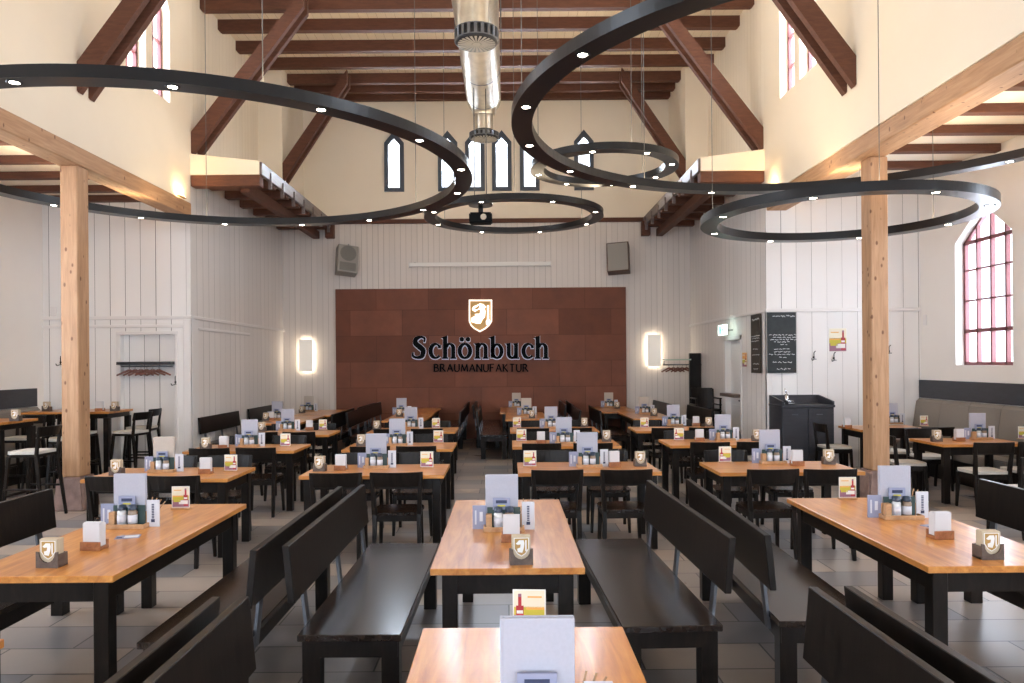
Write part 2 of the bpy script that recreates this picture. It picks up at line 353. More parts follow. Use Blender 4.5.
# annex blocks flanking the far bay
mb = MB(); dy0, dy1 = 14.15, 15.1
mb.box(XL-0.12, XL, YF+0.005, YB, 0, 5.2); mb.build('wall_left_side', 'pky', kind='structure')
mb = MB(); mb.box(XR, XR+0.25, YF+0.005, dy0, 0, 5.2); mb.box(XR, XR+0.25, dy1, YB, 0, 5.2); mb.box(XR, XR+0.25, dy0, dy1, 2.22, 5.2)
mb.build('wall_right_side', 'pky', kind='structure')
mb = MB(); nx0, nx1 = -6.58, -5.66
mb.box(AL-0.2, nx0, YF, YF+0.3, 0, 4.75); mb.box(nx1, XL-0.001, YF, YF+0.3, 0, 4.75); mb.box(nx0, nx1, YF, YF+0.3, 2.34, 4.75); mb.box(nx0, nx1, YF+0.12, YF+0.3, 0, 2.34)
mb.build('wall_left_front', 'pkf', kind='structure')
MB().box(XR+0.001, AR+0.2, YF, YF+0.3, 0, 5.1).build('wall_right_front', 'pkf', kind='structure')
# outer aisle walls, rear wall, aisle ceilings
AW = (10.42, 11.75, 1.72, 3.62, 4.12)
wall_x('wall_left_aisle', AL-0.4, AL, YR, YF, 0, 4.8, [(3.4, 4.7, 1.72, 3.62, 4.12), (6.9, 8.2, 1.72, 3.62, 4.12), (-0.4, 0.9, 1.72, 3.62, 4.12)], 'white', 1)
wall_x('wall_right_aisle', AR, AR+0.4, YR, YF, 0, 5.2, [AW, (6.9, 8.2, 1.72, 3.62, 4.12), (3.4, 4.7, 1.72, 3.62, 4.12), (-0.4, 0.9, 1.72, 3.62, 4.12)], 'white', -1)
mb = MB(); rw = [(-6.9, -5.9), (-4.2, -2.2), (-1.4, 0.6), (1.4, 3.4), (5.2, 6.3)]; x = AL-0.4
for a, b in rw:
    mb.box(x, a, YR-0.4, YR, 0, ZC); mb.box(a, b, YR-0.4, YR, 0, 0.9); mb.box(a, b, YR-0.4, YR, 3.6, ZC); x = b
mb.box(x, AR+0.4, YR-0.4, YR, 0, ZC); mb.build('wall_rear', 'cream', kind='structure')
MB().box(AL-0.4, XL-0.45, YR, YF+0.3, 4.68, 4.9).build('ceiling_left_aisle', 'cream', kind='structure')
MB().box(XR+0.45, AR+0.4, YR, YF+0.3, 4.88, 5.2).build('ceiling_right_aisle', 'cream', kind='structure')
# rails on the boarded walls
n = 2
for args, nm in (((AL, XL+0.03, YF-0.035, YF, 2.60, 2.66), 'l'), ((AL, XL-0.12, YF-0.03, YF, 2.46, 2.51), 'l'), ((XL, XL+0.035, YF-0.035, YB, 2.60, 2.66), 'l'),
                 ((XL, XL+0.03, YF+0.25, 15.6, 2.42, 2.47), 'l'), ((XR-0.03, AR, YF-0.035, YF, 2.64, 2.70), 'r'), ((XR-0.035, XR, YF-0.035, YB, 2.64, 2.70), 'r')):
    MB().box(*args).build('trim_%d' % n, 'paint', kind='structure', bevel=0.008); n += 1
for a in ((nx0-0.07, nx0, YF-0.02, YF, 0, 2.40), (nx1, nx1+0.05, YF-0.02, YF, 0, 2.40), (nx0-0.07, nx1+0.05, YF-0.03, YF, 2.34, 2.40), (XL-0.13, XL+0.02, YF-0.02, YF, 0, 2.6)):
    MB().box(*a).build('trim_%d' % n, 'paint', kind='structure', bevel=0.006); n += 1
for a in ((XL-0.001, XL+0.025, YF-0.02, YF+0.25, 0, 2.6), (XR-0.02, XR+0.001, YF-0.02, YF+0.12, 0, 2.64), (XR-0.02, XR+0.1, YF-0.02, YF+0.001, 0, 2.64)):
    MB().box(*a).build('trim_%d' % n, 'paint', kind='structure', bevel=0.004); n += 1

# side door in the right annex wall
d = MB().box(XR+0.10, XR+0.14, dy0, dy1, 0, 2.22).build('door_1', 'paint', kind='structure')
MB().box(XR+0.085, XR+0.10, dy0+0.12, dy1-0.12, 0.2, 0.95).box(XR+0.085, XR+0.10, dy0+0.12, dy1-0.12, 1.15, 2.05).build('door_panel', 'paint', d, bevel=0.006)
MB().cyl((XR+0.10, dy0+0.1, 1.05), (XR+0.03, dy0+0.1, 1.05), 0.012).cyl((XR+0.03, dy0+0.1, 1.05), (XR+0.03, dy0+0.22, 1.05), 0.012).build('door_handle', 'black', d)
for a in ((XR-0.02, XR, dy0-0.09, dy0, 0, 2.31), (XR-0.02, XR, dy1, dy1+0.09, 0, 2.31), (XR-0.02, XR, dy0-0.09, dy1+0.09, 2.22, 2.31)):
    MB().box(*a).build('trim_%d' % n, 'paint', kind='structure', bevel=0.006); n += 1

# ------------------------------------------------------------------ windows
wn = [1]
def area(name, loc, rot, sx, sy, power, color=(0.78, 0.88, 1.0), spread=None):
    l = bpy.data.lights.new(name, 'AREA'); l.shape = 'RECTANGLE'; l.size = sx; l.size_y = sy; l.energy = power; l.color = color
    if spread: l.spread = spread
    o = bpy.data.objects.new(name, l); COL.objects.link(o); o.location = loc; o.rotation_euler = rot; return o
def window_x(xw, sgn, a, b, za, zs, zt, cols, rows, m='winframe', bar=0.035, fr=0.05, power=100, arch=True):
    """glazed frame in an opening of an X wall; xw = plane of the glass, sgn = +1 when the room lies on +X"""
    w = thing('window_%d' % wn[0]); wn[0] += 1; w['kind'] = 'structure'
    mb = MB(); c = (a+b)/2
    def q(u0, u1, v0, v1): mb.box(xw-0.03, xw+0.03, u0, u1, v0, v1)
    q(a, a+fr, za, zs); q(b-fr, b, za, zs); q(a, b, za, za+fr)
    for i in range(1, cols):
        u = a+(b-a)*i/cols; top = zs+(zt-zs)*(1-abs(u-c)/((b-a)/2)) if arch else zs
        q(u-bar/2, u+bar/2, za, top)
    for j, zz in enumerate(rows): h = bar*(1.6 if j in (0, len(rows)-1) and len(rows) > 2 else 0.7); q(a, b, zz-h/2, zz+h/2)
    for p0, p1 in (((a, zs), (c, zt)), ((c, zt), (b, zs))):
        mb.bar((xw, p0[0], p0[1]), (xw, p1[0], p1[1]), 0.06, fr*1.3, up=(0, 0, 1))
    mb.build('window_frame', m, w)
    pm = MB(); pm.prism([(a, za), (b, za), (b, zs), (c, zt), (a, zs)], lambda u, v, ww: (ww, u, v), xw-0.004, xw+0.004); pm.build('window_pane', 'pane', w)
    area('daylight', (xw-sgn*0.35, c, (za+zt)/2), (0, -sgn*PI/2, 0), (zt-za)*1.25, (b-a)*1.5, power)
    return w
for (a, b, c, dd, e) in CL+CLn:
    window_x(XL-0.16, 1, a, b, c, dd, e, 2, [c+0.48, c+0.96], power=PW_CL if 'PW_CL' in globals() else 60, fr=0.04, bar=0.03)
    window_x(XR+0.16, -1, a, b, c, dd, e, 2, [c+0.48, c+0.96], power=80, fr=0.04, bar=0.03)
RWS = [1.72+0.53, 1.72+1.0, 1.72+1.47, 1.72+1.9]
for yy, pw in ((10.42, 110), (6.9, 200), (3.4, 260), (-0.4, 220)):
    window_x(AR+0.16, -1, yy, yy+1.33, 1.72, 3.62, 4.12, 4, RWS, power=pw)
for yy, pw in ((6.9, 400), (3.4, 380), (-0.4, 240)):
    window_x(AL-0.26, 1, yy, yy+1.33, 1.72, 3.62, 4.12, 4, RWS, power=pw)
for c in LAN:
    w = thing('window_%d' % wn[0]); wn[0] += 1; w['kind'] = 'structure'
    o = [(c-0.235, 5.95), (c+0.235, 5.95), (c+0.235, 7.12), (c, 7.40), (c-0.235, 7.12)]; i = [(c-0.135, 6.04), (c+0.135, 6.04), (c+0.135, 7.06), (c, 7.22), (c-0.135, 7.06)]
    mb = MB()
    for k in range(5):
        k2 = (k+1) % 5; pl = [o[k], o[k2], i[k2], i[k]]
        mb.prism(pl, lambda u, v, ww: (u, ww, v), YB-0.05, YB+0.06)
    mb.build('window_frame', 'lancet', w, bevel=0.0)
    MB().prism([(c-0.17, 5.97), (c+0.17, 5.97), (c+0.17, 7.08), (c, 7.32), (c-0.17, 7.08)], lambda u, v, ww: (u, ww, v), YB+0.10, YB+0.108).build('window_pane', 'pane', w)
    area('daylight', (c, YB+0.35, 6.65), (-PI/2, 0, 0), 0.42, 1.5, 85)
for a, b in rw:
    w = thing('window_%d' % wn[0]); wn[0] += 1; w['kind'] = 'structure'
    mb = MB(); mb.box(a, a+0.07, YR-0.25, YR-0.18, 0.9, 3.6); mb.box(b-0.07, b, YR-0.25, YR-0.18, 0.9, 3.6); mb.box(a, b, YR-0.25, YR-0.18, 0.9, 0.97); mb.box(a, b, YR-0.25, YR-0.18, 3.53, 3.6)
    nb = 4 if b-a > 1.5 else 2
    for k in range(1, nb): u = a+(b-a)*k/nb; mb.box(u-0.02, u+0.02, YR-0.24, YR-0.19, 0.9, 3.6)
    for zz in (1.8, 2.7): mb.box(a, b, YR-0.24, YR-0.19, zz-0.02, zz+0.02)
    mb.build('window_frame', 'winframe', w); MB().box(a, b, YR-0.22, YR-0.212, 0.9, 3.6).build('window_pane', 'pane', w)
    area('daylight', ((a+b)/2, YR-0.6, 2.3), (PI/2, 0, 0), (b-a)*1.1, 2.9, 150*(b-a)/2)

# ------------------------------------------------------------------ roof timber
BY = [13.28, 14.10, 15.03, 15.85, 16.75, 17.31, 17.82]
ordn = ['frontmost', 'second', 'third', 'fourth', 'fifth', 'sixth', 'rearmost']
for i, y in enumerate(BY):
    x0, x1 = (XL, XR) if i < 4 else (-4.86, 3.93)
    mb = MB()
    for s0, s1 in ((x0, x1),):
        mb.prism([(s0, 8.11), (s0+0.04, 8.08), (s1-0.04, 8.08), (s1, 8.11), (s1, ZC), (s0, ZC)], lambda u, v, w: (u, w, v), y-0.065, y+0.065)
    tag(mb.build('tie_beam', 'brown', bevel=0.006), 'brown roof tie beam spanning the nave, %s of the seven in view' % ordn[i], 'beam', 'brown tie beams under the nave ceiling')
sd = {-1: 'stool-side', 1: 'sink-side'}
for s in (-1, 1):
    for j, (yt, zf, inset) in enumerate(((9.6, 5.28, 0), (13.0, 5.45, 0), (16.5, 5.85, 1))):
        xf = (XL if s < 0 else XR) if not inset else (-4.86 if s < 0 else 3.93)
        xt = -3.44 if s < 0 else 2.55
        dz = 8.08-zf
        if not inset and j == 0: xt = xf-s*1.95; 
        t = thing('timber_brace', (xf, yt, zf), 0, 'brown twin diagonal roof brace on the %s wall, %s truss' % (sd[s], ('nearest', 'middle', 'farthest')[j]), 'brace', 'diagonal roof braces')
        L = Vector((xt-xf, 0, dz)); e = L.normalized(); 
        for k, yo in enumerate((-0.15, 0.11)):
            # plank 0.26 deep in the truss plane with plumb cut foot against the wall
            hw = 0.15; nx = 0.0
            off = 0.26/abs(e.z)
            pl = [(0, 0.0), (0, 0.34), (L.x, L.z+0.15), (L.x-s*off, L.z+0.15), (-s*0.05, -0.06)]
            pl = [(0, 0), (0, 0.36), (L.x, L.z+0.14), (L.x-s*0.0, L.z-0.24), (-s*0.02, -0.02)] if False else [(0, 0.0), (0, 0.36), (L.x, L.z+0.16), (L.x, L.z-0.14), (-s*0.02, -0.03)]
            MB().prism(pl, lambda u, v, w: (u, w, v), yo-0.05, yo+0.05).build('brace_plank', 'brown', t, bevel=0.006)
# gallery ledges over the annex walls
for s in (-1, 1):
    xa = XL if s < 0 else XR; xe = -4.2 if s < 0 else 3.33
    mb = MB(); lo, hi = min(xa, xe), max(xa, xe)
    zin = 5.42
    mb.prism([(xa, 5.06), (xe, 5.06), (xe, 5.29), (xa, 5.42)], lambda u, v, w: (u, w, v), YF+0.0, YF+0.10, 0)
    mb.box(lo, hi, YF+0.1, YB-0.06, 5.18, 5.24, 0)
    t = thing('gallery_ledge', (0, 0, 0), 0, 'narrow gallery ledge on brown joists along the %s wall' % sd[s], 'ledge', 'gallery ledges')
    mb.build('ledge_deck', 'cream', t)
    fx0, fx1 = (xe-0.02, xe+0.04) if s < 0 else (xe-0.04, xe+0.02)
    MB().box(fx0, fx1, YF+0.02, YB-0.06, 5.06, 5.28).build('fascia', 'fascia', t, bevel=0.01)
    MB().box(lo, hi, YF+0.02, YF+0.22, 4.87, 5.06).build('joist', 'brown', t, bevel=0.008)
    for k in range(6):
        yy = YF+0.85+k*0.8; MB().box(lo, hi, yy-0.09, yy+0.09, 5.0, 5.18).build('joist', 'brown', t, bevel=0.008)
    xb = xe+(-0.35 if s < 0 else 0.35)
    MB().box(xb-0.08, xb+0.08, YF+0.3, YB-0.06, 4.82, 5.0).build('joist', 'brown', t, bevel=0.01)
    for k in range(7):
        yy = YF+0.5+k*0.72; MB().box(fx0-0.02*s, fx1-0.02*s, yy-0.02, yy+0.02, 4.92, 5.2).build('bracket', 'fascia', t)
    MB().box(xe-0.1, xe+0.1, YB-0.25, YB-0.06, 4.82, 5.16).build('corbel', 'brown', t, bevel=0.01)
# aisle joists
for i, y in enumerate((9.3, 10.2, 11.05, 11.9, 12.6)):
    tag(MB().box(AL, XL-0.2, y-0.07, y+0.07, 4.58, 4.68).build('aisle_joist', 'brown', bevel=0.006), 'brown joist under the stool-side aisle ceiling, %s from the boarded wall' % ['fifth', 'fourth', 'third', 'second', 'first'][i], 'joist', 'joists of the stool-side aisle')
for i, y in enumerate((7.35, 8.2, 9.03, 9.84, 10.7, 11.6)):
    tag(MB().box(XR+0.2, AR, y-0.07, y+0.07, 4.77, 4.88).build('aisle_joist', 'brown', bevel=0.006), 'brown joist under the sink-side aisle ceiling, %s from the boarded wall' % ['sixth', 'fifth', 'fourth', 'third', 'second', 'first'][i], 'joist', 'joists of the sink-side aisle')
# arcade: posts on sandstone bases carrying a long pine plate beam
for s, (px0, px1) in ((-1, (-5.60, -5.38)), (1, (4.58, 4.80))):
    zt = 4.34 if s < 0 else 4.37
    t = thing('timber_post', ((px0+px1)/2, 9.52, 0), 0, 'pale knotty pine post on a sandstone base, %s aisle edge' % sd[s], 'post', 'pine arcade posts')
    w = (px1-px0)/2
    MB().box(-w, w, -0.13, 0.13, 0.42, zt).build('shaft', 'pine', t, bevel=0.012)
    MB().hexa([(-w-0.09, -0.2, 0), (w+0.09, -0.2, 0), (w+0.09, 0.2, 0), (-w-0.09, 0.2, 0)], [(-w-0.05, -0.17, 0.42), (w+0.05, -0.17, 0.42), (w+0.05, 0.17, 0.42), (-w-0.05, 0.17, 0.42)]).build('stone_base', 'stone', t, bevel=0.02, seg=2)
    bx = (-5.64, -5.36) if s < 0 else (4.44, 4.78)
    tag(MB().box(bx[0], bx[1], YR, YF, zt, zt+0.235).build('plate_beam', 'piney', bevel=0.012), 'long pine plate beam over the post, %s aisle' % sd[s], 'beam', 'pine plate beams')
    ux = XL+0.02 if s < 0 else XR-0.02
    u = thing('uplight_fitting', (ux-s*0.035, 12.3, 0), 0, 'small warm uplight on the %s plate beam end' % sd[s], 'lamp', 'warm uplights at the beam ends')
    MB().box(-0.025, 0.025, -0.12, 0.12, zt+0.236, zt+0.256).build('housing', 'piney', u)
    MB().box(-0.018, 0.018, -0.11, 0.11, zt+0.256, zt+0.26).build('diffuser', 'uplight', u)
    sx_ = bx[0]-0.03 if s < 0 else bx[1]+0.03
    u = thing('added_light_strip', (sx_, 0, zt+0.14), 0, 'added slim warm light strip along the aisle face of the %s plate beam' % sd[s], 'lamp', 'added light strips on the plate beams')  # unseen strip, added to brighten the aisle ceiling
    MB().box(-0.03, 0.03, 2.5, 12.6, -0.03, 0.0).build('housing', 'piney', u)
    MB().box(-0.022, 0.022, 2.55, 12.55, 0.0, 0.004).build('diffuser', 'added_striplight', u)

# ------------------------------------------------------------------ back wall fittings
tag(MB().box(-4.10, 2.86, YB-0.08, YB, 0, 3.61).build('stone_panel', 'terra', bevel=0.004), 'large red-brown stone slab panel behind the lettering on the end wall', 'wall panel')
# lettering
PXU = YB/F
def S(p): return atY(p[0], p[1], YB-0.1)
sign = thing('wall_sign', (0, YB-0.08, 0), 0, 'shield emblem over raised dark lettering on the brown stone panel', 'sign')
def ring_poly(cx, cy, rx, ry, ix, iy, a0, a1, n=22, icx=None):
    icx = cx if icx is None else icx
    A = [math.radians(a0+(a1-a0)*i/n) for i in range(n+1)]
    o = [(cx+rx*math.cos(a), cy+ry*math.sin(a)) for a in A]; i_ = [(icx+ix*math.cos(a), cy+iy*math.sin(a)) for a in A]
    return [[o[k], o[k+1], i_[k+1], i_[k]] for k in range(n)]
def rect(a, b, c, d): return [[(a, b), (c, b), (c, d), (a, d)]]
def disc(cx, cy, r, n=14): return [[(cx+r*math.cos(2*PI*i/n), cy+r*math.sin(2*PI*i/n)) for i in range(n)]]
def stroke(pts, ws, sub=5):
    P = [pts[0]]+pts+[pts[-1]]; W = [ws[0]]+ws+[ws[-1]]; out = []
    for i in range(1, len(P)-2):
        for k in range(sub):
            t = k/sub
            def cr(a, b, c, d): return 0.5*(2*b+(c-a)*t+(2*a-5*b+4*c-d)*t*t+(3*b-a-3*c+d)*t**3)
            out.append((cr(P[i-1][0], P[i][0], P[i+1][0], P[i+2][0]), cr(P[i-1][1], P[i][1], P[i+1][1], P[i+2][1]), W[i]+(W[i+1]-W[i])*t))
    out.append((*pts[-1], ws[-1])); L = []; R = []
    for i, (x, y, w) in enumerate(out):
        a = out[max(0, i-1)]; b = out[min(len(out)-1, i+1)]; dx, dy = b[0]-a[0], b[1]-a[1]; l = math.hypot(dx, dy) or 1
        L.append((x-dy/l*w/2, y+dx/l*w/2)); R.append((x+dy/l*w/2, y-dx/l*w/2))
    return [[L[i], R[i], R[i+1], L[i+1]] for i in range(len(out)-1)]
arch = lambda cx, top: ring_poly(cx, top-5.2, 5.3, 5.2, 2.0, 3.7, 0, 165)
G = {
 'S': stroke([(12.2, 16.6), (12.4, 20.3), (8.2, 21.6), (3.9, 19.2), (3.6, 15.2), (8.0, 11.4), (11.2, 7.6), (9.6, 2.2), (4.8, 1.0), (1.0, 2.6), (0.9, 6.0)], [0.8, 1.4, 1.9, 3.4, 4.2, 4.6, 4.3, 3.4, 2.0, 1.6, 0.8]),
 'c': ring_poly(6.4, 7.6, 6.4, 7.8, 3.6, 6.1, 48, 318, icx=7.2)+rect(9.6, 10.6, 11.8, 13.2),
 'h': rect(1.2, 0, 4.8, 21.6)+[[(-0.6, 21.2), (1.2, 20.2), (4.8, 21.6), (4.8, 22.6)]]+arch(7.5, 15.4)+rect(9.4, 0, 12.8, 10.3)+rect(0.2, 0, 5.8, 1.0)+rect(8.4, 0, 13.8, 1.0),
 'o': ring_poly(7, 7.6, 7, 7.9, 3.5, 6.1, 0, 360, 30)+disc(3.9, 19.2, 1.95)+disc(10.1, 19.2, 1.95),
 'n': rect(1.2, 0, 4.8, 15)+[[(-0.4, 14.8), (1.2, 13.8), (4.8, 14.6), (4.8, 15.6)]]+arch(7.5, 15.4)+rect(9.4, 0, 12.8, 10.3)+rect(0.2, 0, 5.8, 1.0)+rect(8.4, 0, 13.8, 1.0),
 'b': rect(1.0, 1, 4.5, 21.6)+[[(-0.8, 21.2), (1.0, 20.2), (4.5, 21.6), (4.5, 22.6)]]+ring_poly(7.0, 7.4, 6.3, 7.6, 2.9, 5.9, 0, 360, 28),
 'u': rect(1.0, 5, 4.4, 15)+[[(-0.6, 14.6), (1.0, 13.8), (4.4, 14.4), (4.4, 15.4)]]+ring_poly(6.3, 5.2, 5.3, 5.4, 2.0, 3.6, 180, 350)+rect(8.3, 0.5, 11.7, 15)+[[(6.8, 14.6), (8.3, 13.8), (11.7, 14.4), (11.7, 15.4)]]+rect(8.3, 0, 13, 1.0)}
LET = [('S', 412.3), ('c', 429), ('h', 442.3), ('o', 458), ('n', 474.6), ('b', 490), ('u', 506), ('c', 521.6), ('h', 534.6)]
def halo(polys, g=0.75, dn=0.35):
    out = []
    for p in polys:
        cx = sum(q[0] for q in p)/len(p); cy = sum(q[1] for q in p)/len(p)
        out.append([(q[0]+(g if q[0] > cx else -g), q[1]+(g if q[1] > cy else -g)-dn) for q in p])
    return out
for ch, px in LET:
    mb = MB(); mh = MB()
    def f(u, v, w, px=px):
        x, z = S((px+u, 358.6-v)); return (x, w, z)
    for p in halo(G[ch], 0.28, 0.0): mb.prism(p, f, -0.10, -0.045)
    lt = mb.build('letter', 'black', sign)
    for p in halo(G[ch]): mh.prism(p, f, -0.030, -0.022)
    mh.build('letter_backlight', 'halo', lt)
SM = {'B': [('l', 0, 0, 0, 1), ('l', 0, 1, .5, .95), ('l', .5, .95, .55, .75), ('l', .55, .75, .4, .55), ('l', 0, .53, .4, .55), ('l', .4, .55, .65, .4), ('l', .65, .4, .6, .1), ('l', .6, .1, 0, 0)],
      'R': [('l', 0, 0, 0, 1), ('l', 0, 1, .5, .95), ('l', .5, .95, .55, .7), ('l', .55, .7, .35, .5), ('l', 0, .5, .35, .5), ('l', .3, .5, .8, 0)],
      'A': [('l', 0, 0, .42, 1), ('l', .42, 1, .85, 0), ('l', .17, .36, .7, .36)], 'U': [('l', 0, 1, 0, .25), ('l', 0, .25, .2, 0), ('l', .2, 0, .55, .02), ('l', .55, .02, .72, .25), ('l', .72, .25, .72, 1)],
      'M': [('l', 0, 0, .12, 1), ('l', .12, 1, .5, .1), ('l', .5, .1, .88, 1), ('l', .88, 1, 1, 0)], 'N': [('l', 0, 0, 0, 1), ('l', 0, 1, .75, 0), ('l', .75, 0, .75, 1)],
      'F': [('l', 0, 0, 0, 1), ('l', 0, 1, .6, 1), ('l', 0, .53, .5, .53)], 'K': [('l', 0, 0, 0, 1), ('l', 0, .45, .6, 1), ('l', .15, .55, .7, 0)], 'T': [('l', .38, 0, .38, 1), ('l', 0, 1, .76, 1)]}
wd = {'M': 1.0, 'A': .85, 'B': .65, 'R': .78, 'U': .74, 'N': .76, 'F': .6, 'K': .7, 'T': .76}
word = 'BRAUMANUFAKTUR'; hpx = 7.4; hw = 6.3; tot = sum(wd[c] for c in word)*hw; gap = (528-434.5-tot)/(len(word)-1); px = 434.5
mb = MB()
for ch in word:
    for (_, a, b, c, d2) in SM[ch]:
        w = 1.4 if a == c else (1.3 if c > a and d2 < b else 1.0)
        for p in stroke([(a*hw, b*hpx), ((a+c)/2*hw, (b+d2)/2*hpx), (c*hw, d2*hpx)], [w]*3, 1):
            def f(u, v, ww, px=px):
                x, z = S((px+u, 371.6-v)); return (x, ww, z)
            mb.prism(p, f, -0.06, -0.02)
        if a == c:
            for yy in ([0] if min(b, d2) == 0 else [])+([hpx-0.6] if max(b, d2) == 1 else []):
                mb.prism([(a*hw-1.1, yy), (a*hw+1.1, yy), (a*hw+1.1, yy+0.6), (a*hw-1.1, yy+0.6)], f, -0.06, -0.02)
    px += wd[ch]*hw+gap
mb.build('lettering', 'black', sign)
def f(u, v, w):
    x, z = S((455+u/13.66, 290+v/13.66)); return (x, w, z)
sh = [(190, 135), (508, 135), (508, 430), (470, 490), (420, 535), (340, 578), (262, 535), (215, 490), (190, 430)]
inn = [(209, 156), (489, 156), (489, 425), (455, 475), (408, 518), (340, 555), (272, 518), (228, 475), (209, 425)]
e = MB()
for k in range(9): e.prism([sh[k], sh[(k+1) % 9], inn[(k+1) % 9], inn[k]], f, -0.10, -0.03)
e = e.build('shield_rim', 'rim', sign)
MB().prism(inn, f, -0.08, -0.03).build('shield_plate', 'goldplate', sign)
mb = MB()
mb.prism([(440, 215), (465, 215), (466, 395), (488, 450), (470, 478), (428, 475), (424, 432), (440, 400)], f, -0.095, -0.075)
mb.prism([(235, 258), (258, 226), (300, 212), (338, 188), (385, 195), (428, 236), (398, 252), (418, 288), (410, 372), (375, 410), (348, 462), (300, 462), (220, 436), (224, 386), (270, 360), (276, 330), (340, 328), (350, 272), (322, 268), (276, 300), (240, 280)], f, -0.095, -0.075)
mb.build('shield_figure', 'whiteglow', sign)
MB().prism([(270, 250), (300, 236), (328, 208), (336, 238), (316, 262), (285, 272)], f, -0.1, -0.094).prism([(272, 345), (279, 345), (279, 430), (272, 430)], f, -0.1, -0.094).build('shield_detail', 'goldplate', sign)
# wall lamps
for s, px in ((-1, 306.8), (1, 653.5)):
    x, z = atY(px, 355.5 if s < 0 else 350.5, YB)
    t = thing('wall_lamp', (x, YB, z), 0, 'flat upright backlit plate lamp on the end wall, %s' % ('stool-side of the stone panel' if s < 0 else 'sink-side of the stone panel'), 'lamp', 'backlit wall lamps')
    MB().box(-0.16, 0.16, -0.10, -0.08, -0.38, 0.38).build('lamp_plate', 'lampplate', t, bevel=0.003)
    MB().box(-0.135, 0.135, -0.06, -0.01, -0.355, 0.355).build('lamp_box', 'lampglow', t)
# speakers
x, z = atY(349, 262, YB); t = thing('wall_speaker', (x, YB-0.25, z), 0, 'pale loudspeaker with round grille tilted down, stool-side of the projection screen', 'speaker', 'loudspeakers on the end wall')
m_ = Matrix.Rotation(math.radians(-14), 4, 'X') @ Matrix.Rotation(math.radians(24), 4, 'Z')
MB().box(-0.24, 0.24, -0.14, 0.16, -0.34, 0.34, mtx=m_).build('cabinet', 'speakergrey', t, bevel=0.01)
mb = MB(); 
for k in range(1):
    vs = [m_ @ Vector((0.19*math.cos(a*PI/12), -0.145, 0.13+0.19*math.sin(a*PI/12))) for a in range(24)]; mb.add(vs, [tuple(range(24))])
    mb.box(-0.19, 0.19, -0.15, -0.142, -0.30, -0.10, mtx=m_)
mb.build('grille', 'speakergrill', t); MB().cyl((0.0, 0.24, 0.1), (0, 0.0, 0.1), 0.03).cyl((0, 0.22, 0.42), (0, 0.22, 0.1), 0.015).build('bracket', 'wire', t)
x, z = atY(617, 260, YB); t = thing('wall_speaker', (x, YB-0.22, z), 0, 'brown-edged loudspeaker tilted down, sink-side of the projection screen', 'speaker', 'loudspeakers on the end wall')
m_ = Matrix.Rotation(math.radians(-12), 4, 'X') @ Matrix.Rotation(math.radians(-14), 4, 'Z')
MB().box(-0.26, 0.26, -0.15, 0.12, -0.36, 0.36, mtx=m_).build('cabinet', 'speakertrim', t, bevel=0.008)
MB().box(-0.235, 0.235, -0.158, -0.150, -0.335, 0.335, mtx=m_).build('grille', 'speakergrey', t); MB().cyl((0.0, 0.21, 0.1), (0, 0.0, 0.1), 0.03).build('bracket', 'wire', t)
# projection screen case
x0, z0 = atY(410, 264.7, YB); x1, z1 = atY(550, 264.7, YB)
t = thing('projection_screen_case', ((x0+x1)/2, YB-0.06, (z0+z1)/2), 0, 'long thin pale case of a rolled-up projection screen on the end wall', 'screen case')
L = (x1-x0)/2
MB().box(-L, L, -0.05, 0.0, -0.05, 0.05).build('case', 'whiteprint', t, bevel=0.01)
MB().box(-L-0.02, -L, -0.06, 0.06, -0.06, 0.06).build('end_cap', 'paint', t, bevel=0.004); MB().box(L, L+0.02, -0.06, 0.06, -0.06, 0.06).build('end_cap', 'paint', t, bevel=0.004)
MB().box(-L+0.1, -L+0.16, 0.0, 0.06, -0.03, 0.06).box(L-0.16, L-0.1, 0.0, 0.06, -0.03, 0.06).build('bracket', 'wire', t)

# ------------------------------------------------------------------ right annex: boards, hooks, sink, coat rack
def chalk_rows(mb, u0, u1, rows, f, thick, seed):
    rnd = random.Random(seed)
    for (zc, wa, wb, amp) in rows:
        x = u0+(u1-u0)*wa; xe = u0+(u1-u0)*wb
        while x < xe:
            wl = rnd.uniform(0.03, 0.075); pts = []; nn = max(3, int(wl/0.008))
            for i in range(nn): pts.append((x+wl*i/(nn-1), zc+rnd.uniform(-1, 1)*amp*(0.35+0.65*(i % 2))))
            for p in stroke(pts, [thick]*len(pts), 2): mb.prism(p, f, 0.0, 0.002)
            x += wl+rnd.uniform(0.012, 0.025)
bt, bb = 2.64, 1.60
t = thing('chalkboard', (4.672, YF-0.022, 2.12), 0, 'black chalkboard menu with a long chalk list on the boarded wall above the sink', 'chalkboard', 'chalkboards at the corner')
MB().box(-0.245, 0.245, -0.02, 0.0, -0.515, 0.515).build('board', 'slate', t, bevel=0.002)
mb = MB(); chalk_rows(mb, -0.22, 0.22, [(0.45, .15, .9, .02), (0.13, .0, 1, .013), (0.09, .15, .9, .012), (0.05, .05, 1, .013), (0.01, .2, .8, .012), (-0.03, .45, .7, .01), (-0.11, .2, .7, .012), (-0.155, .2, .8, .012), (-0.20, .0, 1, .013), (-0.25, .4, .7, .01), (-0.335, .15, .85, .014), (-0.45, .3, .85, .018)], lambda u, v, w: (u, -0.021-w, v), 0.007, 3)
mb.build('chalk_writing', 'chalk', t)
t = thing('chalkboard', (XR-0.022, 13.17, 2.12), 0, 'narrow brownish chalkboard around the corner on the annex side wall', 'chalkboard', 'chalkboards at the corner')
MB().box(-0.02, 0.0, -0.25, 0.25, -0.52, 0.51).build('board', 'slatebr', t, bevel=0.002)
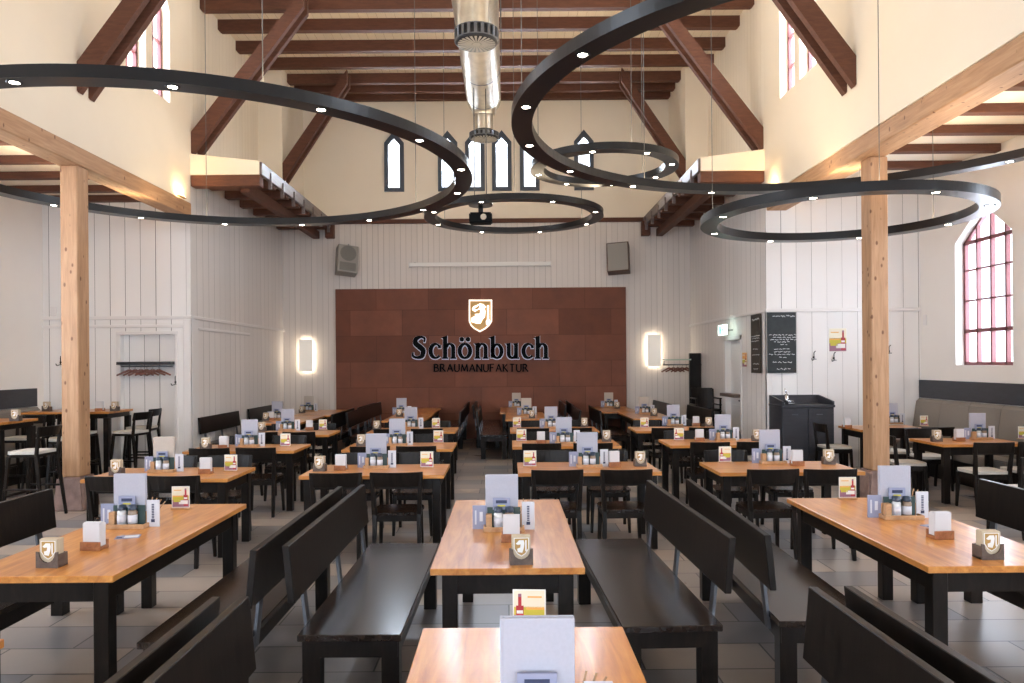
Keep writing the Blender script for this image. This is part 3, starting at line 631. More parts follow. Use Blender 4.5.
mb = MB(); chalk_rows(mb, -0.21, 0.21, [(0.42, .1, .8, .025), (0.13, .0, .9, .012), (0.09, .1, 1, .012), (0.04, .0, .9, .012), (-0.1, .2, .8, .012), (-0.2, .1, .9, .012), (-0.36, .2, .8, .016), (-0.45, .2, .8, .022)], lambda u, v, w: (-0.021-w, -u, v), 0.007, 5)
mb.build('chalk_writing', 'chalk', t)
# poster art shared by posters and table cards
def ad_art(mb, w, h, f, flip=1, k0=0):
    """materials: k0 white, +1 cream, +2 yellow, +3 plum, +4 red, +5 orange"""
    def r(a, b, c, d, mi, lay):
        a, c = sorted((a*flip, c*flip)); mb.prism([(a*w, b*h), (c*w, b*h), (c*w, d*h), (a*w, d*h)], lambda u, v, ww: f(u, v, ww+lay*0.0006), 0, 0.0006, k0+mi)
    r(-.46, .56, .46, .98, 1, 1); r(-.46, .36, .46, .58, 2, 1); r(-.46, .50, .1, .56, 5, 2); r(-.46, .03, .46, .36, 3, 1); r(-.1, .16, .40, .34, 0, 2); r(-.40, .26, 0, .36, 2, 2)
    r(.17, .34, .40, .60, 4, 3); r(.235, .60, .335, .84, 4, 3); r(.235, .82, .335, .90, 3, 4); r(.19, .40, .38, .48, 0, 4); r(.17, .08, .42, .16, 4, 3); r(-.38, .80, .05, .84, 5, 3)
ADM = ['whiteprint', 'creamcard', 'yellow', 'purple', 'red', 'orangep']
x0, z0 = atY(828.5, 352, YF); x1, z1 = atY(846.7, 328, YF)
mb = MB().box(-(x1-x0)/2, (x1-x0)/2, -0.006, 0, 0, z1-z0, 0); ad_art(mb, x1-x0, z1-z0, lambda u, v, w: (u, -0.0065-w, v))
o = mb.build('poster', ADM, loc=((x0+x1)/2, YF-0.0, z0)); tag(o, 'poster of a red bottle over yellow fields on the boarded wall by the post', 'poster')
mb = MB().box(-0.006, 0, -0.14, 0.14, 0, 0.27, 0); ad_art(mb, 0.28, 0.27, lambda u, v, w: (-0.0065-w, -u, v))
o = mb.build('poster', ['creamcard', 'orangep', 'yellow', 'purple', 'red', 'creamcard'], loc=(XR-0.021, 13.83, 1.70)); tag(o, 'small orange poster beside the exit door on the annex side wall', 'poster')
# coat hooks
def mk_hook():
    o = MB().cyl((0, 0, -0.02), (0, -0.02, -0.02), 0.016, 8).bar((0, -0.02, 0.06), (0, -0.02, -0.06), 0.012, 0.012, up=(0, 1, 0)).bar((0, -0.02, -0.06), (-0.045, -0.055, -0.075), 0.012, 0.012).bar((-0.045, -0.055, -0.075), (-0.055, -0.06, -0.04), 0.012, 0.012, up=(0, 1, 0)).bar((0, -0.02, -0.05), (0.03, -0.05, -0.055), 0.012, 0.012).bar((0, -0.02, 0.06), (0.018, -0.045, 0.085), 0.012, 0.012).build('coat_hook', 'black', bevel=0.003)
    return o
hook = Proto(mk_hook)
for px, py, w in ((813.5, 356, 'between the chalkboard and the poster'), (833.5, 357, 'just below the poster'), (888.5, 350, 'beyond the pine post')):
    x, z = atY(px, py, YF); hook.put((x, YF, z), 0, 'black double coat hook on the boarded wall, %s' % w, 'hook', 'black coat hooks')
hook.put((nx1+0.02, YF-0.02, 1.55), 0, 'black coat hook on the frame of the hanger niche', 'hook', 'black coat hooks')
hook.put((-7.60, YF, 1.90), 0, 'black coat hook on the boarded wall behind the stool-side post', 'hook', 'black coat hooks')
# exit sign
t = thing('exit_sign', (XR-0.2, 14.62, 2.42), 0, 'lit white and green exit sign over the door in the annex side wall', 'sign')
MB().box(-0.03, 0.03, -0.22, 0.22, -0.1, 0.1).build('sign_box', 'exit', t, bevel=0.004)
mb = MB()
f = lambda u, v, w: (-0.031-w, -u, v)
mb.prism([(-0.12, -0.08), (-0.02, -0.08), (-0.02, 0.08), (-0.12, 0.08)], f, 0, 0.002)
mb.prism([(0.0, -0.01), (0.06, -0.01), (0.06, -0.05), (0.14, 0.0), (0.06, 0.05), (0.06, 0.01), (0.0, 0.01)], f, 0, 0.002); mb.build('pictogram', 'exitgreen', t)
MB().box(0.03, 0.2, -0.01, 0.01, -0.01, 0.01).build('wall_arm', 'wire', t)
# dark shelf on door wall
tag(MB().box(XR-0.16, XR, 14.12, 15.0, 1.12, 1.18).build('wall_shelf', 'greywood', bevel=0.005), 'short dark shelf ledge across the exit door at waist height', 'shelf')
# washstand
WX0, WX1, WY = 4.455, 5.30, 12.12
t = thing('wash_cabinet', ((WX0+WX1)/2, WY, 0), 0, 'dark washstand cabinet with raised splash sides under the chalkboard', 'cabinet')
w = (WX1-WX0)/2; dpt = YF-WY
MB().box(-w, w, 0.02, dpt-0.01, 0.08, 1.05).build('body', 'sinkdark', t, bevel=0.004)
MB().box(-w+0.02, w-0.02, 0.08, dpt-0.05, 0.0, 0.08).build('plinth', 'black', t)
MB().box(-w-0.01, w+0.01, -0.01, dpt-0.01, 1.05, 1.09).build('counter', 'sinkdark', t, bevel=0.004)
mb = MB(); mb.box(-w, w, dpt-0.04, dpt-0.01, 1.09, 1.23)
for sx in (-w, w-0.03): mb.prism([(0.0, 1.09), (dpt-0.04, 1.09), (dpt-0.04, 1.23), (0.0, 1.15)], lambda u, v, ww: (ww, u, v), sx, sx+0.03)
mb.build('splash_guard', 'sinkdark', t, bevel=0.003)
for a, b, hx in ((-w+0.01, -0.005, -0.22), (0.005, w-0.01, 0.18)):
    dd = MB().box(a, b, 0.0, 0.02, 0.1, 1.03).build('door', 'sinkdark', t, bevel=0.003)
    MB().box(hx-0.05, hx+0.05, -0.012, 0.0, 0.93, 0.945).build('handle', 'steel', dd, bevel=0.003)
MB().lathe([(0.0, 0.0), (0.10, 0.003), (0.13, 0.012), (0.135, 0.016)], 20, c=(-w+0.2, 0.3, 1.09)).build('basin', 'chrome', t)
t = thing('faucet', (WX0+0.12, WY+0.13, 1.09), 0, 'chrome tap standing on the dark washstand counter', 'tap')
MB().cyl((0, 0, 0), (0, 0, 0.16), 0.028, 14).cyl((0, 0, 0.16), (0, 0, 0.185), 0.03, 14, r1=0.02).build('body', 'chrome', t)
MB().cyl((0, 0, 0.06), (0.12, 0.06, 0.05), 0.017, 12).cyl((0.12, 0.06, 0.05), (0.12, 0.06, 0.03), 0.015, 12).build('spout', 'chrome', t)
MB().cyl((0, 0, 0.18), (-0.03, 0.0, 0.27), 0.011, 10).build('lever', 'chrome', t)
# coat rack with glass hat shelf and hangers
t = thing('coat_rack', (4.27, 17.0, 0), 0, 'tall dark coat rack slab with a glass hat shelf by the end wall corner', 'coat rack')
MB().box(-0.13, 0.13, -0.05, 0.05, 0, 2.0).build('upright', 'dark', t, bevel=0.01)
MB().box(-0.72, -0.12, -0.16, 0.16, 1.84, 1.87).build('shelf', 'glassshelf', t, bevel=0.004)
MB().cyl((-0.72, 0, 1.74), (0.155, 0, 1.74), 0.014, 10).cyl((-0.70, 0, 1.74), (-0.70, 0, 1.84), 0.01, 8).build('rail', 'steel', t)
def mk_hanger():
    r = thing('coat_hanger')
    MB().bar((0, 0, 0.0), (-0.2, 0, -0.09), 0.016, 0.04, w1=0.02, h1=0.028).bar((0, 0, 0.0), (0.2, 0, -0.09), 0.016, 0.04, w1=0.02, h1=0.028).build('shoulders', 'hanger', r, bevel=0.006)
    MB().bar((0, 0, 0.01), (0, 0, 0.05), 0.005, 0.005).bar((0, 0, 0.05), (0.02, 0, 0.075), 0.005, 0.005).build('hook', 'wire', r)
    return r
hang = Proto(mk_hanger)
for k in range(5): hang.put((3.68+k*0.1, 17.0, 1.67), math.radians(25+random.uniform(-12, 12)), 'red-brown wooden hanger under the glass shelf of the coat rack', 'hanger', 'hangers on the coat rack')
# niche coat shelf at the left
t = thing('coat_shelf', ((nx0+nx1)/2, YF+0.12, 1.86), 0, 'dark shelf bar with a hanging rail in the niche of the stool-side boarded wall', 'shelf')
MB().box(-0.46, 0.46, -0.28, 0.0, -0.03, 0.02).build('board', 'blackmet', t, bevel=0.004)
MB().cyl((-0.44, -0.16, -0.06), (0.44, -0.16, -0.06), 0.01, 8).build('rail', 'steel', t)
for k in range(6): hang.put(((nx0+nx1)/2-0.3+k*0.10, YF-0.04, 1.74), math.radians(16+random.uniform(-14, 14)), 'red-brown wooden hanger in the niche of the boarded wall', 'hanger', 'hangers in the niche')
tag(MB().box(-0.05, 0.05, -0.012, 0, -0.08, 0.08).build('thermostat', 'paint', loc=(-7.72, YF, 2.75), bevel=0.004), 'small white box on the boarded wall corner, stool-side aisle', 'control box')
tag(MB().box(-0.012, 0, -0.05, 0.05, -0.09, 0.09).build('thermostat', 'paint', loc=(AR, 12.6, 2.48), bevel=0.004), 'small white box at the corner of the window wall', 'control box')

# ------------------------------------------------------------------ banquettes on the outer walls
def banquette(x, y0, y1, s, zt, label, n):
    """s=+1: seat towards +X (left wall)"""
    t = thing('banquette', (x, y0, 0), 0, label, 'banquette', 'wall banquettes'); L = y1-y0
    def bx(a, b, c, d, z0, z1): return (min(a*s, b*s), max(a*s, b*s), c, d, z0, z1)
    MB().box(*bx(0, 0.05, 0, L, zt-0.30, zt)).build('top_board', 'sinkdark', t, bevel=0.004)
    sdp = 0.52 if s < 0 else 0.36
    MB().box(*bx(0, sdp-0.02, 0, L, 0.0, 0.33)).build('plinth', 'dark', t, bevel=0.004)
    cs = MB(); cb = MB(); seg = L/n
    for k in range(n):
        a, b = k*seg+0.004, (k+1)*seg-0.004
        cb.prism([(0.0*s, 0.44), (0.20*s, 0.44), (0.10*s, zt-0.36), (0.05*s, zt-0.31), (0.0, zt-0.31)], lambda u, v, w: (u, w, v), a, b)
        cs.box(*bx(0.0, sdp, a, b, 0.33, 0.46))
    cb.build('back_cushion', 'fabric', t, bevel=0.012, seg=2); cs.build('seat_cushion', 'fabric', t, bevel=0.015, seg=2)
banquette(AR, 7.6, 12.72, -1, 1.47, 'long taupe banquette with dark top board under the arched window', 7)
banquette(AL, 9.6, 12.5, 1, 1.45, 'taupe banquette with dark top board behind the high tables', 3)

# ------------------------------------------------------------------ rings, duct, projector
def ringlamp(cx, cy, z, R, n, ph, label, cab):
    t = thing('ring_lamp', (cx, cy, z), 0, label, 'ring lamp', 'black ring pendant lamps')
    w, h, N = 0.10, 0.10, 160
    vs = []
    for i in range(N):
        a = 2*PI*i/N
        for rr, zz in ((R-w, 0), (R+w, 0), (R+w, h), (R-w, h)): vs.append((rr*math.cos(a), rr*math.sin(a), zz))
    mb = MB()
    for k, mi in ((0, 0), (1, 0), (2, 0), (3, 0)):
        mb.add(vs, [(4*i+k, 4*i+(k+1) % 4, 4*((i+1) % N)+(k+1) % 4, 4*((i+1) % N)+k) for i in range(N)], mi, False)
    o = mb.build('ring_body', 'ring', t)
    mb = MB(); vs = []
    for i in range(N):
        a = 2*PI*i/N
        for rr in (R-w*0.6, R+w*0.6): vs.append((rr*math.cos(a), rr*math.sin(a), h+0.004))
    mb.add(vs, [(2*i, 2*i+1, 2*((i+1) % N)+1, 2*((i+1) % N)) for i in range(N)]); mb.build('added_top_glow', 'glowtop', t)  # added glowing band facing up, not a seen part of the lamp
    for i in range(n):
        a = math.radians(ph+360*i/n); c = (R*math.cos(a), R*math.sin(a))
        if i == 0:
            dl = MB().lathe([(0.036, -0.0005), (0.058, -0.0005), (0.058, -0.004), (0.050, -0.006), (0.036, -0.001)], 20, 0).lathe([(0.0, -0.001), (0.037, -0.001)], 20, 1).build('downlight', ['blackmet', 'lens'], t)
            dl.location = (c[0], c[1], 0); first = dl
        else:
            q = first.copy(); COL.objects.link(q); q.parent = t; q.location = (c[0], c[1], 0)
    for dg in cab:
        a = math.radians(dg); c = (R*math.cos(a), R*math.sin(a)); top = ZC-z
        gx, gy = cx+c[0], cy+c[1]
        if gx < XL-0.05: top = 4.68-z
        if gx > XR+0.05: top = 4.88-z
        MB().cyl((c[0], c[1], h), (c[0], c[1], top), 0.0045, 6).build('suspension_cable', 'wire', t)
    return t
ringlamp(-3.49, 8.75, 4.0, 3.0, 16, 17, 'large black ring lamp hanging beside the stool-side post', (43, 112, -158, -60))
ringlamp(3.26, 7.22, 4.13, 3.1, 16, 8, 'largest black ring lamp, reaching over the sink-side aisle', (176, 117, 62, -40))
ringlamp(3.96, 8.88, 3.466, 1.5, 8, 11.6, 'lowest black ring lamp, looped around the sink-side pine post', (150, 20, -100))
ringlamp(0.14, 13.42, 4.40, 1.5, 8, 24.2, 'small black ring lamp around the projector before the end wall', (150, 30, -90))
ringlamp(1.47, 11.2, 4.69, 1.0, 8, 29, 'smallest black ring lamp, hung highest near the end lancets', (165, 45, -75))

DX, DZ, DR = -0.39, 6.70, 0.315
t = thing('air_duct', (DX, 0, DZ), 0, 'round galvanised spiral air duct hanging under the roof along the nave', 'duct')
mb = MB(); mb.cyl((0, 2.0, 0), (0, 13.55, 0), DR, 40, caps=False)
pts = []
for i in range(7):
    a = PI/2*i/6; pts.append((0, 13.55+0.30*math.sin(a), -0.30*(1-math.cos(a))))
for i in range(6): mb.cyl(pts[i], pts[i+1], DR*(1-0.06*i), 32, caps=False, r1=DR*(1-0.06*(i+1)))
mb.cyl((0, 13.85, -0.28), (0, 13.85, -0.62), 0.17, 28, caps=False)
mb.add([(DR*math.cos(a*PI/20), 13.85, DR*math.sin(a*PI/20)) for a in range(40)], [tuple(range(40))])
mb.build('duct_tube', 'duct', t)
for y in (2.5, 4.5, 6.6, 8.7, 10.9, 12.3, 13.45):
    MB().cyl((0, y-0.02, 0), (0, y+0.02, 0), DR+0.012, 36, caps=False).build('duct_band', 'steel', t)
for y in (10.9, 12.3):
    MB().cyl((-DR-0.02, y, 0), (-DR-0.02, y, ZC-DZ), 0.006, 6).cyl((DR+0.02, y, 0), (DR+0.02, y, ZC-DZ), 0.006, 6).build('duct_hanger', 'wire', t)
def diffuser(x, y, ztop, zbot, par):
    d = MB().lathe([(0.17, ztop), (0.19, ztop-0.03), (0.255, ztop-0.05), (0.262, zbot+0.02), (0.255, zbot), (0.0, zbot)], 36).build('diffuser', ['blackmet'], par); d.location = (x, y, 0)
    mb = MB()
    for k in range(24):
        a = 2*PI*k/24; c, s_ = math.cos(a), math.sin(a)
        mb.prism([(0.06, -0.006), (0.235, -0.016), (0.235, 0.016), (0.06, 0.006)], lambda u, v, w, c=c, s_=s_: (u*c-v*s_, u*s_+v*c, w), zbot-0.006, zbot-0.001)
    mb.lathe([(0, zbot-0.007), (0.055, zbot-0.006)], 20); mb.build('diffuser_vane', 'speakergrey', d)
    mb = MB()
    for k in range(20):
        a = 2*PI*k/20; c, s_ = math.cos(a), math.sin(a)
        mb.box(0.26, 0.275, -0.02, 0.02, zbot+0.03, ztop-0.06, mtx=Matrix.Rotation(a, 4, 'Z'))
    for zz in (zbot+0.028, ztop-0.062): mb.lathe([(0.255, zz), (0.277, zz), (0.277, zz+0.006), (0.255, zz+0.006)], 40)
    mb.build('diffuser_grille', 'steel', d)
diffuser(0.0, 13.85, -0.58, -0.745, t)
MB().cyl((0, 9.35, -0.28), (0, 9.35, -0.72), 0.2, 28, caps=False).build('duct_neck', 'duct', t)
diffuser(0.04, 9.35, -0.68, -0.90, t)
# projector hung from the ring of cables
t = thing('projector', (-0.42, 12.5, 4.14), 0, 'small black projector on a ceiling pole before the end lancets', 'projector')
MB().box(-0.19, 0.19, -0.14, 0.14, 0.0, 0.17).build('casing', 'black', t, bevel=0.02, seg=2)
MB().cyl((0.05, -0.14, 0.085), (0.05, -0.17, 0.085), 0.05, 16).build('projector_lens', 'chrome', t)
MB().cyl((0, 0, 0.17), (0, 0, 0.30), 0.04, 12).cyl((0, 0, 0.3), (0, 0, 0.33), 0.2, 24).build('mount', 'blackmet', t)
MB().cyl((-0.1, 0, 0.33), (-0.1, 0, 6.42-4.14), 0.008, 8).cyl((0.1, 0, 0.33), (0.1, 0, 6.42-4.14), 0.008, 8).build('pole', 'wire', t)

# ------------------------------------------------------------------ furniture prototypes
def mk_long_table():
    t = thing('bench_table'); W, L = 0.40, 0.97
    MB().box(-W, W, -L, L, 0.715, 0.75).build('tabletop', 'oak', t, bevel=0.003)
    a = MB().box(-W+0.07, W-0.07, -L+0.065, -L+0.09, 0.60, 0.715).box(-W+0.07, W-0.07, L-0.09, L-0.065, 0.60, 0.715).box(-W+0.065, -W+0.09, -L+0.07, L-0.07, 0.60, 0.715).box(W-0.09, W-0.065, -L+0.07, L-0.07, 0.60, 0.715)
    a.build('apron', 'dark', t)
    for sx in (-1, 1):
        for sy in (-1, 1):
            cx, cy = sx*(W-0.095), sy*(L-0.1)
            MB().box(cx-0.04, cx+0.04, cy-0.04, cy+0.04, 0, 0.715).build('leg', 'dark', t, bevel=0.003)
    return t
def mk_short_table(W=0.69):
    t = thing('dining_table'); L = 0.39
    MB().box(-W, W, -L, L, 0.715, 0.75).build('tabletop', 'oakx', t, bevel=0.003)
    MB().box(-W+0.07, W-0.07, -L+0.055, -L+0.08, 0.61, 0.715).box(-W+0.07, W-0.07, L-0.08, L-0.055, 0.61, 0.715).box(-W+0.055, -W+0.08, -L+0.07, L-0.07, 0.61, 0.715).box(W-0.08, W-0.055, -L+0.07, L-0.07, 0.61, 0.715).build('apron', 'dark', t)
    for sx in (-1, 1):
        for sy in (-1, 1):
            cx, cy = sx*(W-0.075), sy*(L-0.075)
            MB().box(cx-0.038, cx+0.038, cy-0.038, cy+0.038, 0, 0.715).build('leg', 'dark', t, bevel=0.003)
    return t
def mk_high_table():
    t = thing('high_table'); W, L = 0.34, 0.38
    MB().box(-W, W, -L, L, 1.065, 1.10).build('tabletop', 'oakx', t, bevel=0.003)
    MB().box(-W+0.04, W-0.04, -L+0.04, L-0.04, 0.99, 1.065).build('apron', 'dark', t)
    for sx in (-1, 1):
        for sy in (-1, 1):
            cx, cy = sx*(W-0.06), sy*(L-0.06)
            MB().box(cx-0.04, cx+0.04, cy-0.04, cy+0.04, 0, 1.0).build('leg', 'dark', t, bevel=0.003)
    return t
def mk_bench():
    """seat runs along Y, back on -X, sitter faces +X"""
    t = thing('backed_bench'); L = 0.95
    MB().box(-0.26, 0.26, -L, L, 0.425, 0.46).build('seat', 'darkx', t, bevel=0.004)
    MB().box(-0.24, 0.24, -L+0.03, -L+0.055, 0.335, 0.425).box(-0.24, 0.24, L-0.055, L-0.03, 0.335, 0.425).box(-0.24, -0.215, -L+0.04, L-0.04, 0.335, 0.425).box(0.215, 0.24, -L+0.04, L-0.04, 0.335, 0.425).build('apron', 'dark', t)
    for sx in (-1, 1):
        for sy in (-1, 1):
            cx, cy = sx*0.2, sy*(L-0.08)
            MB().box(cx-0.045, cx+0.045, cy-0.045, cy+0.045, 0, 0.425).build('leg', 'dark', t, bevel=0.003)
    b = MB(); y0, y1 = -L+0.0, L-0.0
    b.hexa([(-0.305, y0, 0.618), (-0.27, y0, 0.618), (-0.27, y1, 0.618), (-0.305, y1, 0.618)], [(-0.332, y0, 0.905), (-0.297, y0, 0.905), (-0.297, y1, 0.905), (-0.332, y1, 0.905)])
    b.build('backrest', 'dark', t, bevel=0.003)
    for yy in (-L+0.2, 0, L-0.2):
        MB().hexa([(-0.262, yy-0.03, 0.36), (-0.246, yy-0.03, 0.36), (-0.246, yy+0.03, 0.36), (-0.262, yy+0.03, 0.36)], [(-0.302, yy-0.03, 0.75), (-0.286, yy-0.03, 0.75), (-0.286, yy+0.03, 0.75), (-0.302, yy+0.03, 0.75)]).build('back_bracket', 'steel', t)
    return t
def curved_rest(z0, z1, W, y, depth, th, tilt, n=8):
    """top rail curving away from the sitter; sitter faces +Y"""
    vs = []; fs = []
    for i in range(n+1):
        u = -1+2*i/n; x = W*u; yy = y-depth*(1-u*u)
        for z in (z0, z1):
            yz = yy-tilt*(z-z0)/(z1-z0); vs += [(x, yz, z), (x, yz-th, z)]
    for i in range(n):
        a = 4*i; b = 4*(i+1)
        fs += [(a, b, b+2, a+2), (a+1, a+3, b+3, b+1), (a+2, b+2, b+3, a+3), (a, a+1, b+1, b)]
    fs += [(0, 2, 3, 1), (4*n, 4*n+1, 4*n+3, 4*n+2)]
    return MB().add(vs, fs)
def mk_chair(pad=False):
    t = thing('padded_chair' if pad else 'dining_chair'); zt = 0.83
    s = MB(); n = 10
    poly = [(-0.20, -0.20), (0.20, -0.20), (0.225, 0.12), (0.20, 0.19), (0.10, 0.215), (-0.10, 0.215), (-0.20, 0.19), (-0.225, 0.12)]
    if pad:
        s.prism(poly, lambda u, v, w: (u, v, w), 0.425, 0.445); s.build('seat', 'dark', t, bevel=0.004)
        MB().prism([(a*0.97, b*0.97) for a, b in poly], lambda u, v, w: (u, v, w), 0.445, 0.48).build('seat_pad', 'seatpad', t, bevel=0.012, seg=2)
    else:
        s.prism(poly, lambda u, v, w: (u, v, w), 0.43, 0.458)
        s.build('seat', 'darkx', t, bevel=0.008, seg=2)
    MB().box(-0.18, 0.18, -0.195, -0.175, 0.375, 0.43).box(-0.18, 0.18, 0.165, 0.185, 0.375, 0.43).box(-0.20, -0.18, -0.18, 0.17, 0.375, 0.43).box(0.18, 0.20, -0.18, 0.17, 0.375, 0.43).build('seat_frame', 'dark', t)
    for sx in (-1, 1):
        MB().bar((sx*0.20, 0.19, 0), (sx*0.185, 0.17, 0.43), 0.028, 0.028, w1=0.044, h1=0.044, up=(0, 1, 0)).build('leg', 'dark', t, bevel=0.004)
        MB().bar((sx*0.205, -0.235, 0), (sx*0.20, -0.185, 0.44), 0.032, 0.034, w1=0.042, h1=0.046, up=(0, 1, 0)).bar((sx*0.20, -0.185, 0.44), (sx*0.222, -0.225, zt-0.01), 0.042, 0.046, w1=0.034, h1=0.03, up=(0, 1, 0)).build('leg', 'dark', t, bevel=0.004)
    curved_rest(zt-0.135, zt, 0.24, -0.19, 0.045, 0.02, 0.025).build('backrest', 'dark', t, bevel=0.004)
    return t
def mk_stool():
    t = thing('bar_stool'); 
    poly = [(-0.19, -0.19), (0.19, -0.19), (0.21, 0.12), (0.18, 0.19), (-0.18, 0.19), (-0.21, 0.12)]
    MB().prism(poly, lambda u, v, w: (u, v, w), 0.74, 0.775).build('seat', 'dark', t, bevel=0.006)
    MB().prism([(a*0.97, b*0.97) for a, b in poly], lambda u, v, w: (u, v, w), 0.775, 0.81).build('seat_pad', 'seatpad', t, bevel=0.012, seg=2)
    for sx in (-1, 1):
        MB().bar((sx*0.22, 0.22, 0), (sx*0.175, 0.165, 0.75), 0.03, 0.03, w1=0.038, h1=0.038, up=(0, 1, 0)).build('leg', 'dark', t, bevel=0.004)
        MB().bar((sx*0.22, -0.27, 0), (sx*0.185, -0.18, 0.76), 0.03, 0.03, w1=0.036, h1=0.042, up=(0, 1, 0)).bar((sx*0.185, -0.18, 0.76), (sx*0.2, -0.225, 1.09), 0.034, 0.04, w1=0.026, h1=0.026, up=(0, 1, 0)).build('leg', 'dark', t, bevel=0.004)
    curved_rest(0.98, 1.10, 0.215, -0.185, 0.04, 0.02, 0.03).build('backrest', 'dark', t, bevel=0.004)
    MB().bar((-0.205, 0.205, 0.28), (0.205, 0.205, 0.28), 0.022, 0.03).build('foot_rail', 'dark', t, bevel=0.003)
    for sx in (-1, 1): MB().bar((sx*0.205, 0.20, 0.36), (sx*0.205, -0.225, 0.36), 0.02, 0.025).build('stretcher', 'dark', t, bevel=0.003)
    return t
longt, shortt, hight, bench = Proto(mk_long_table), Proto(mk_short_table), Proto(mk_high_table), Proto(mk_bench)
aislet = Proto(lambda: mk_short_table(0.55))
chair, padchair, stool = Proto(mk_chair), Proto(lambda: mk_chair(True)), Proto(mk_stool)

# table-top set prototypes (origin on the table surface)
def mk_caddy():
    t = thing('condiment_caddy')
    MB().box(-0.13, 0.13, -0.08, 0.08, 0, 0.012).box(-0.13, 0.13, -0.08, -0.068, 0.012, 0.03).box(-0.13, 0.13, 0.068, 0.08, 0.012, 0.03).box(-0.13, -0.118, -0.07, 0.07, 0.012, 0.03).box(0.118, 0.13, -0.07, 0.07, 0.012, 0.03).build('tray', 'honey', t, bevel=0.002)
    MB().box(-0.115, 0.115, 0.0, 0.012, 0.012, 0.10).build('divider', 'honey', t, bevel=0.002)
    MB().box(-0.112, -0.075, -0.055, -0.01, 0.012, 0.105).build('sachet_block', 'honey', t, bevel=0.002)
    return t
def mk_menu():
    t = thing('menu_book')
    MB().box(-0.10, 0.102, -0.008, 0.0, 0.012, 0.345).box(-0.10, 0.102, 0.014, 0.022, 0.012, 0.345).box(-0.107, -0.098, -0.008, 0.022, 0.012, 0.345).build('cover', 'menu', t, bevel=0.002)
    MB().box(-0.096, 0.096, 0.0, 0.014, 0.014, 0.338).build('pages', 'paper', t)
    return t
def mk_menutan():
    t = thing('menu_book')
    MB().box(-0.10, 0.102, -0.008, 0.0, 0.012, 0.345).box(-0.10, 0.102, 0.014, 0.022, 0.012, 0.345).box(-0.107, -0.098, -0.008, 0.022, 0.012, 0.345).build('cover', 'menutan', t, bevel=0.002)
    MB().box(-0.096, 0.096, 0.0, 0.014, 0.014, 0.338).build('pages', 'paper', t)
    return t
def mk_leaflet():
    mb = MB().box(-0.04, 0.04, -0.006, 0.006, 0.0, 0.175, 0); rnd = random.Random(2)
    for k in range(9): mb.box(-0.008, 0.008, -0.0075, -0.006, 0.055+k*0.011, 0.062+k*0.011, 1)
    mb.box(-0.012, 0.012, -0.0075, -0.006, 0.03, 0.05, 1)
    return mb.build('leaflet', ['paper', 'ink'])
def mk_leaflet2():
    mb = MB().box(-0.045, 0.045, -0.006, 0.006, 0.0, 0.15, 0); mb.box(-0.03, -0.02, -0.0075, -0.006, 0.03, 0.12, 1); mb.box(0.0, 0.02, -0.0075, -0.006, 0.05, 0.11, 1)
    return mb.build('leaflet', ['paperlav', 'paper'])
def mk_drinkcard():
    mb = MB().box(-0.105, 0.105, -0.004, 0.004, 0.0, 0.13, 0).box(-0.07, 0.04, -0.0055, -0.004, 0.135-0.02, 0.19, 1)
    mb.box(-0.07, 0.04, 0.0, 0.004, 0.13, 0.19, 1).box(-0.05, 0.02, -0.007, -0.0055, 0.155, 0.175, 2).box(-0.04, 0.01, -0.007, -0.0055, 0.135, 0.145, 3)
    return mb.build('drinks_card', ['greencard', 'paperlav', 'ink', 'yellow'])
def mk_shaker(fill):
    def g():
        t = thing('shaker')
        MB().lathe([(0.0, 0.0), (0.027, 0.0), (0.029, 0.006), (0.029, 0.095), (0.022, 0.108), (0.0, 0.108)], 18).build('jar', fill, t)
        MB().lathe([(0.0295, 0.02), (0.0298, 0.02), (0.0298, 0.075), (0.0295, 0.075)], 18).build('paper_label', 'paper', t)
        MB().lathe([(0.0, 0.106), (0.026, 0.106), (0.027, 0.112), (0.025, 0.138), (0.0, 0.142)], 18).build('cap', 'cap', t)
        return t
    return g
def mk_napholder():
    t = thing('napkin_holder')
    MB().box(-0.06, 0.06, -0.045, 0.045, 0, 0.02).box(-0.06, 0.06, -0.045, -0.033, 0.02, 0.05).box(-0.06, 0.06, 0.033, 0.045, 0.02, 0.05).build('base', 'redwood', t, bevel=0.002)
    return t
def mk_napkins():
    mb = MB()
    for k in range(6): y = -0.03+k*0.01; z = 0.155+0.006*math.sin(k*2.3); mb.box(-0.05, 0.05, y, y+0.009, 0.021, z)
    return mb.build('napkin_stack', 'napkin')
def shieldpts(w, h, z0): return [(-w, z0+h), (w, z0+h), (w, z0+h*0.42), (w*0.55, z0+h*0.14), (0, z0), (-w*0.55, z0+h*0.14), (-w, z0+h*0.42)]
def mk_coasterholder():
    mb = MB().box(-0.06, 0.06, -0.035, 0.035, 0, 0.012)
    g = [(-0.06, 0.0), (0.06, 0.0), (0.06, 0.085), (0.045, 0.082)]+[(0.045*math.cos(a*PI/8), 0.078-0.05*math.sin(a*PI/8)) for a in range(1, 8)]+[(-0.045, 0.082), (-0.06, 0.085)]
    mb.prism(g, lambda u, v, w: (u, w, v), -0.042, -0.033); mb.box(-0.06, 0.06, 0.033, 0.042, 0, 0.07); mb.box(-0.06, -0.052, -0.035, 0.035, 0.0, 0.07); mb.box(0.052, 0.06, -0.035, 0.035, 0.0, 0.07)
    return mb.build('coaster_holder', 'greywood', bevel=0.001)
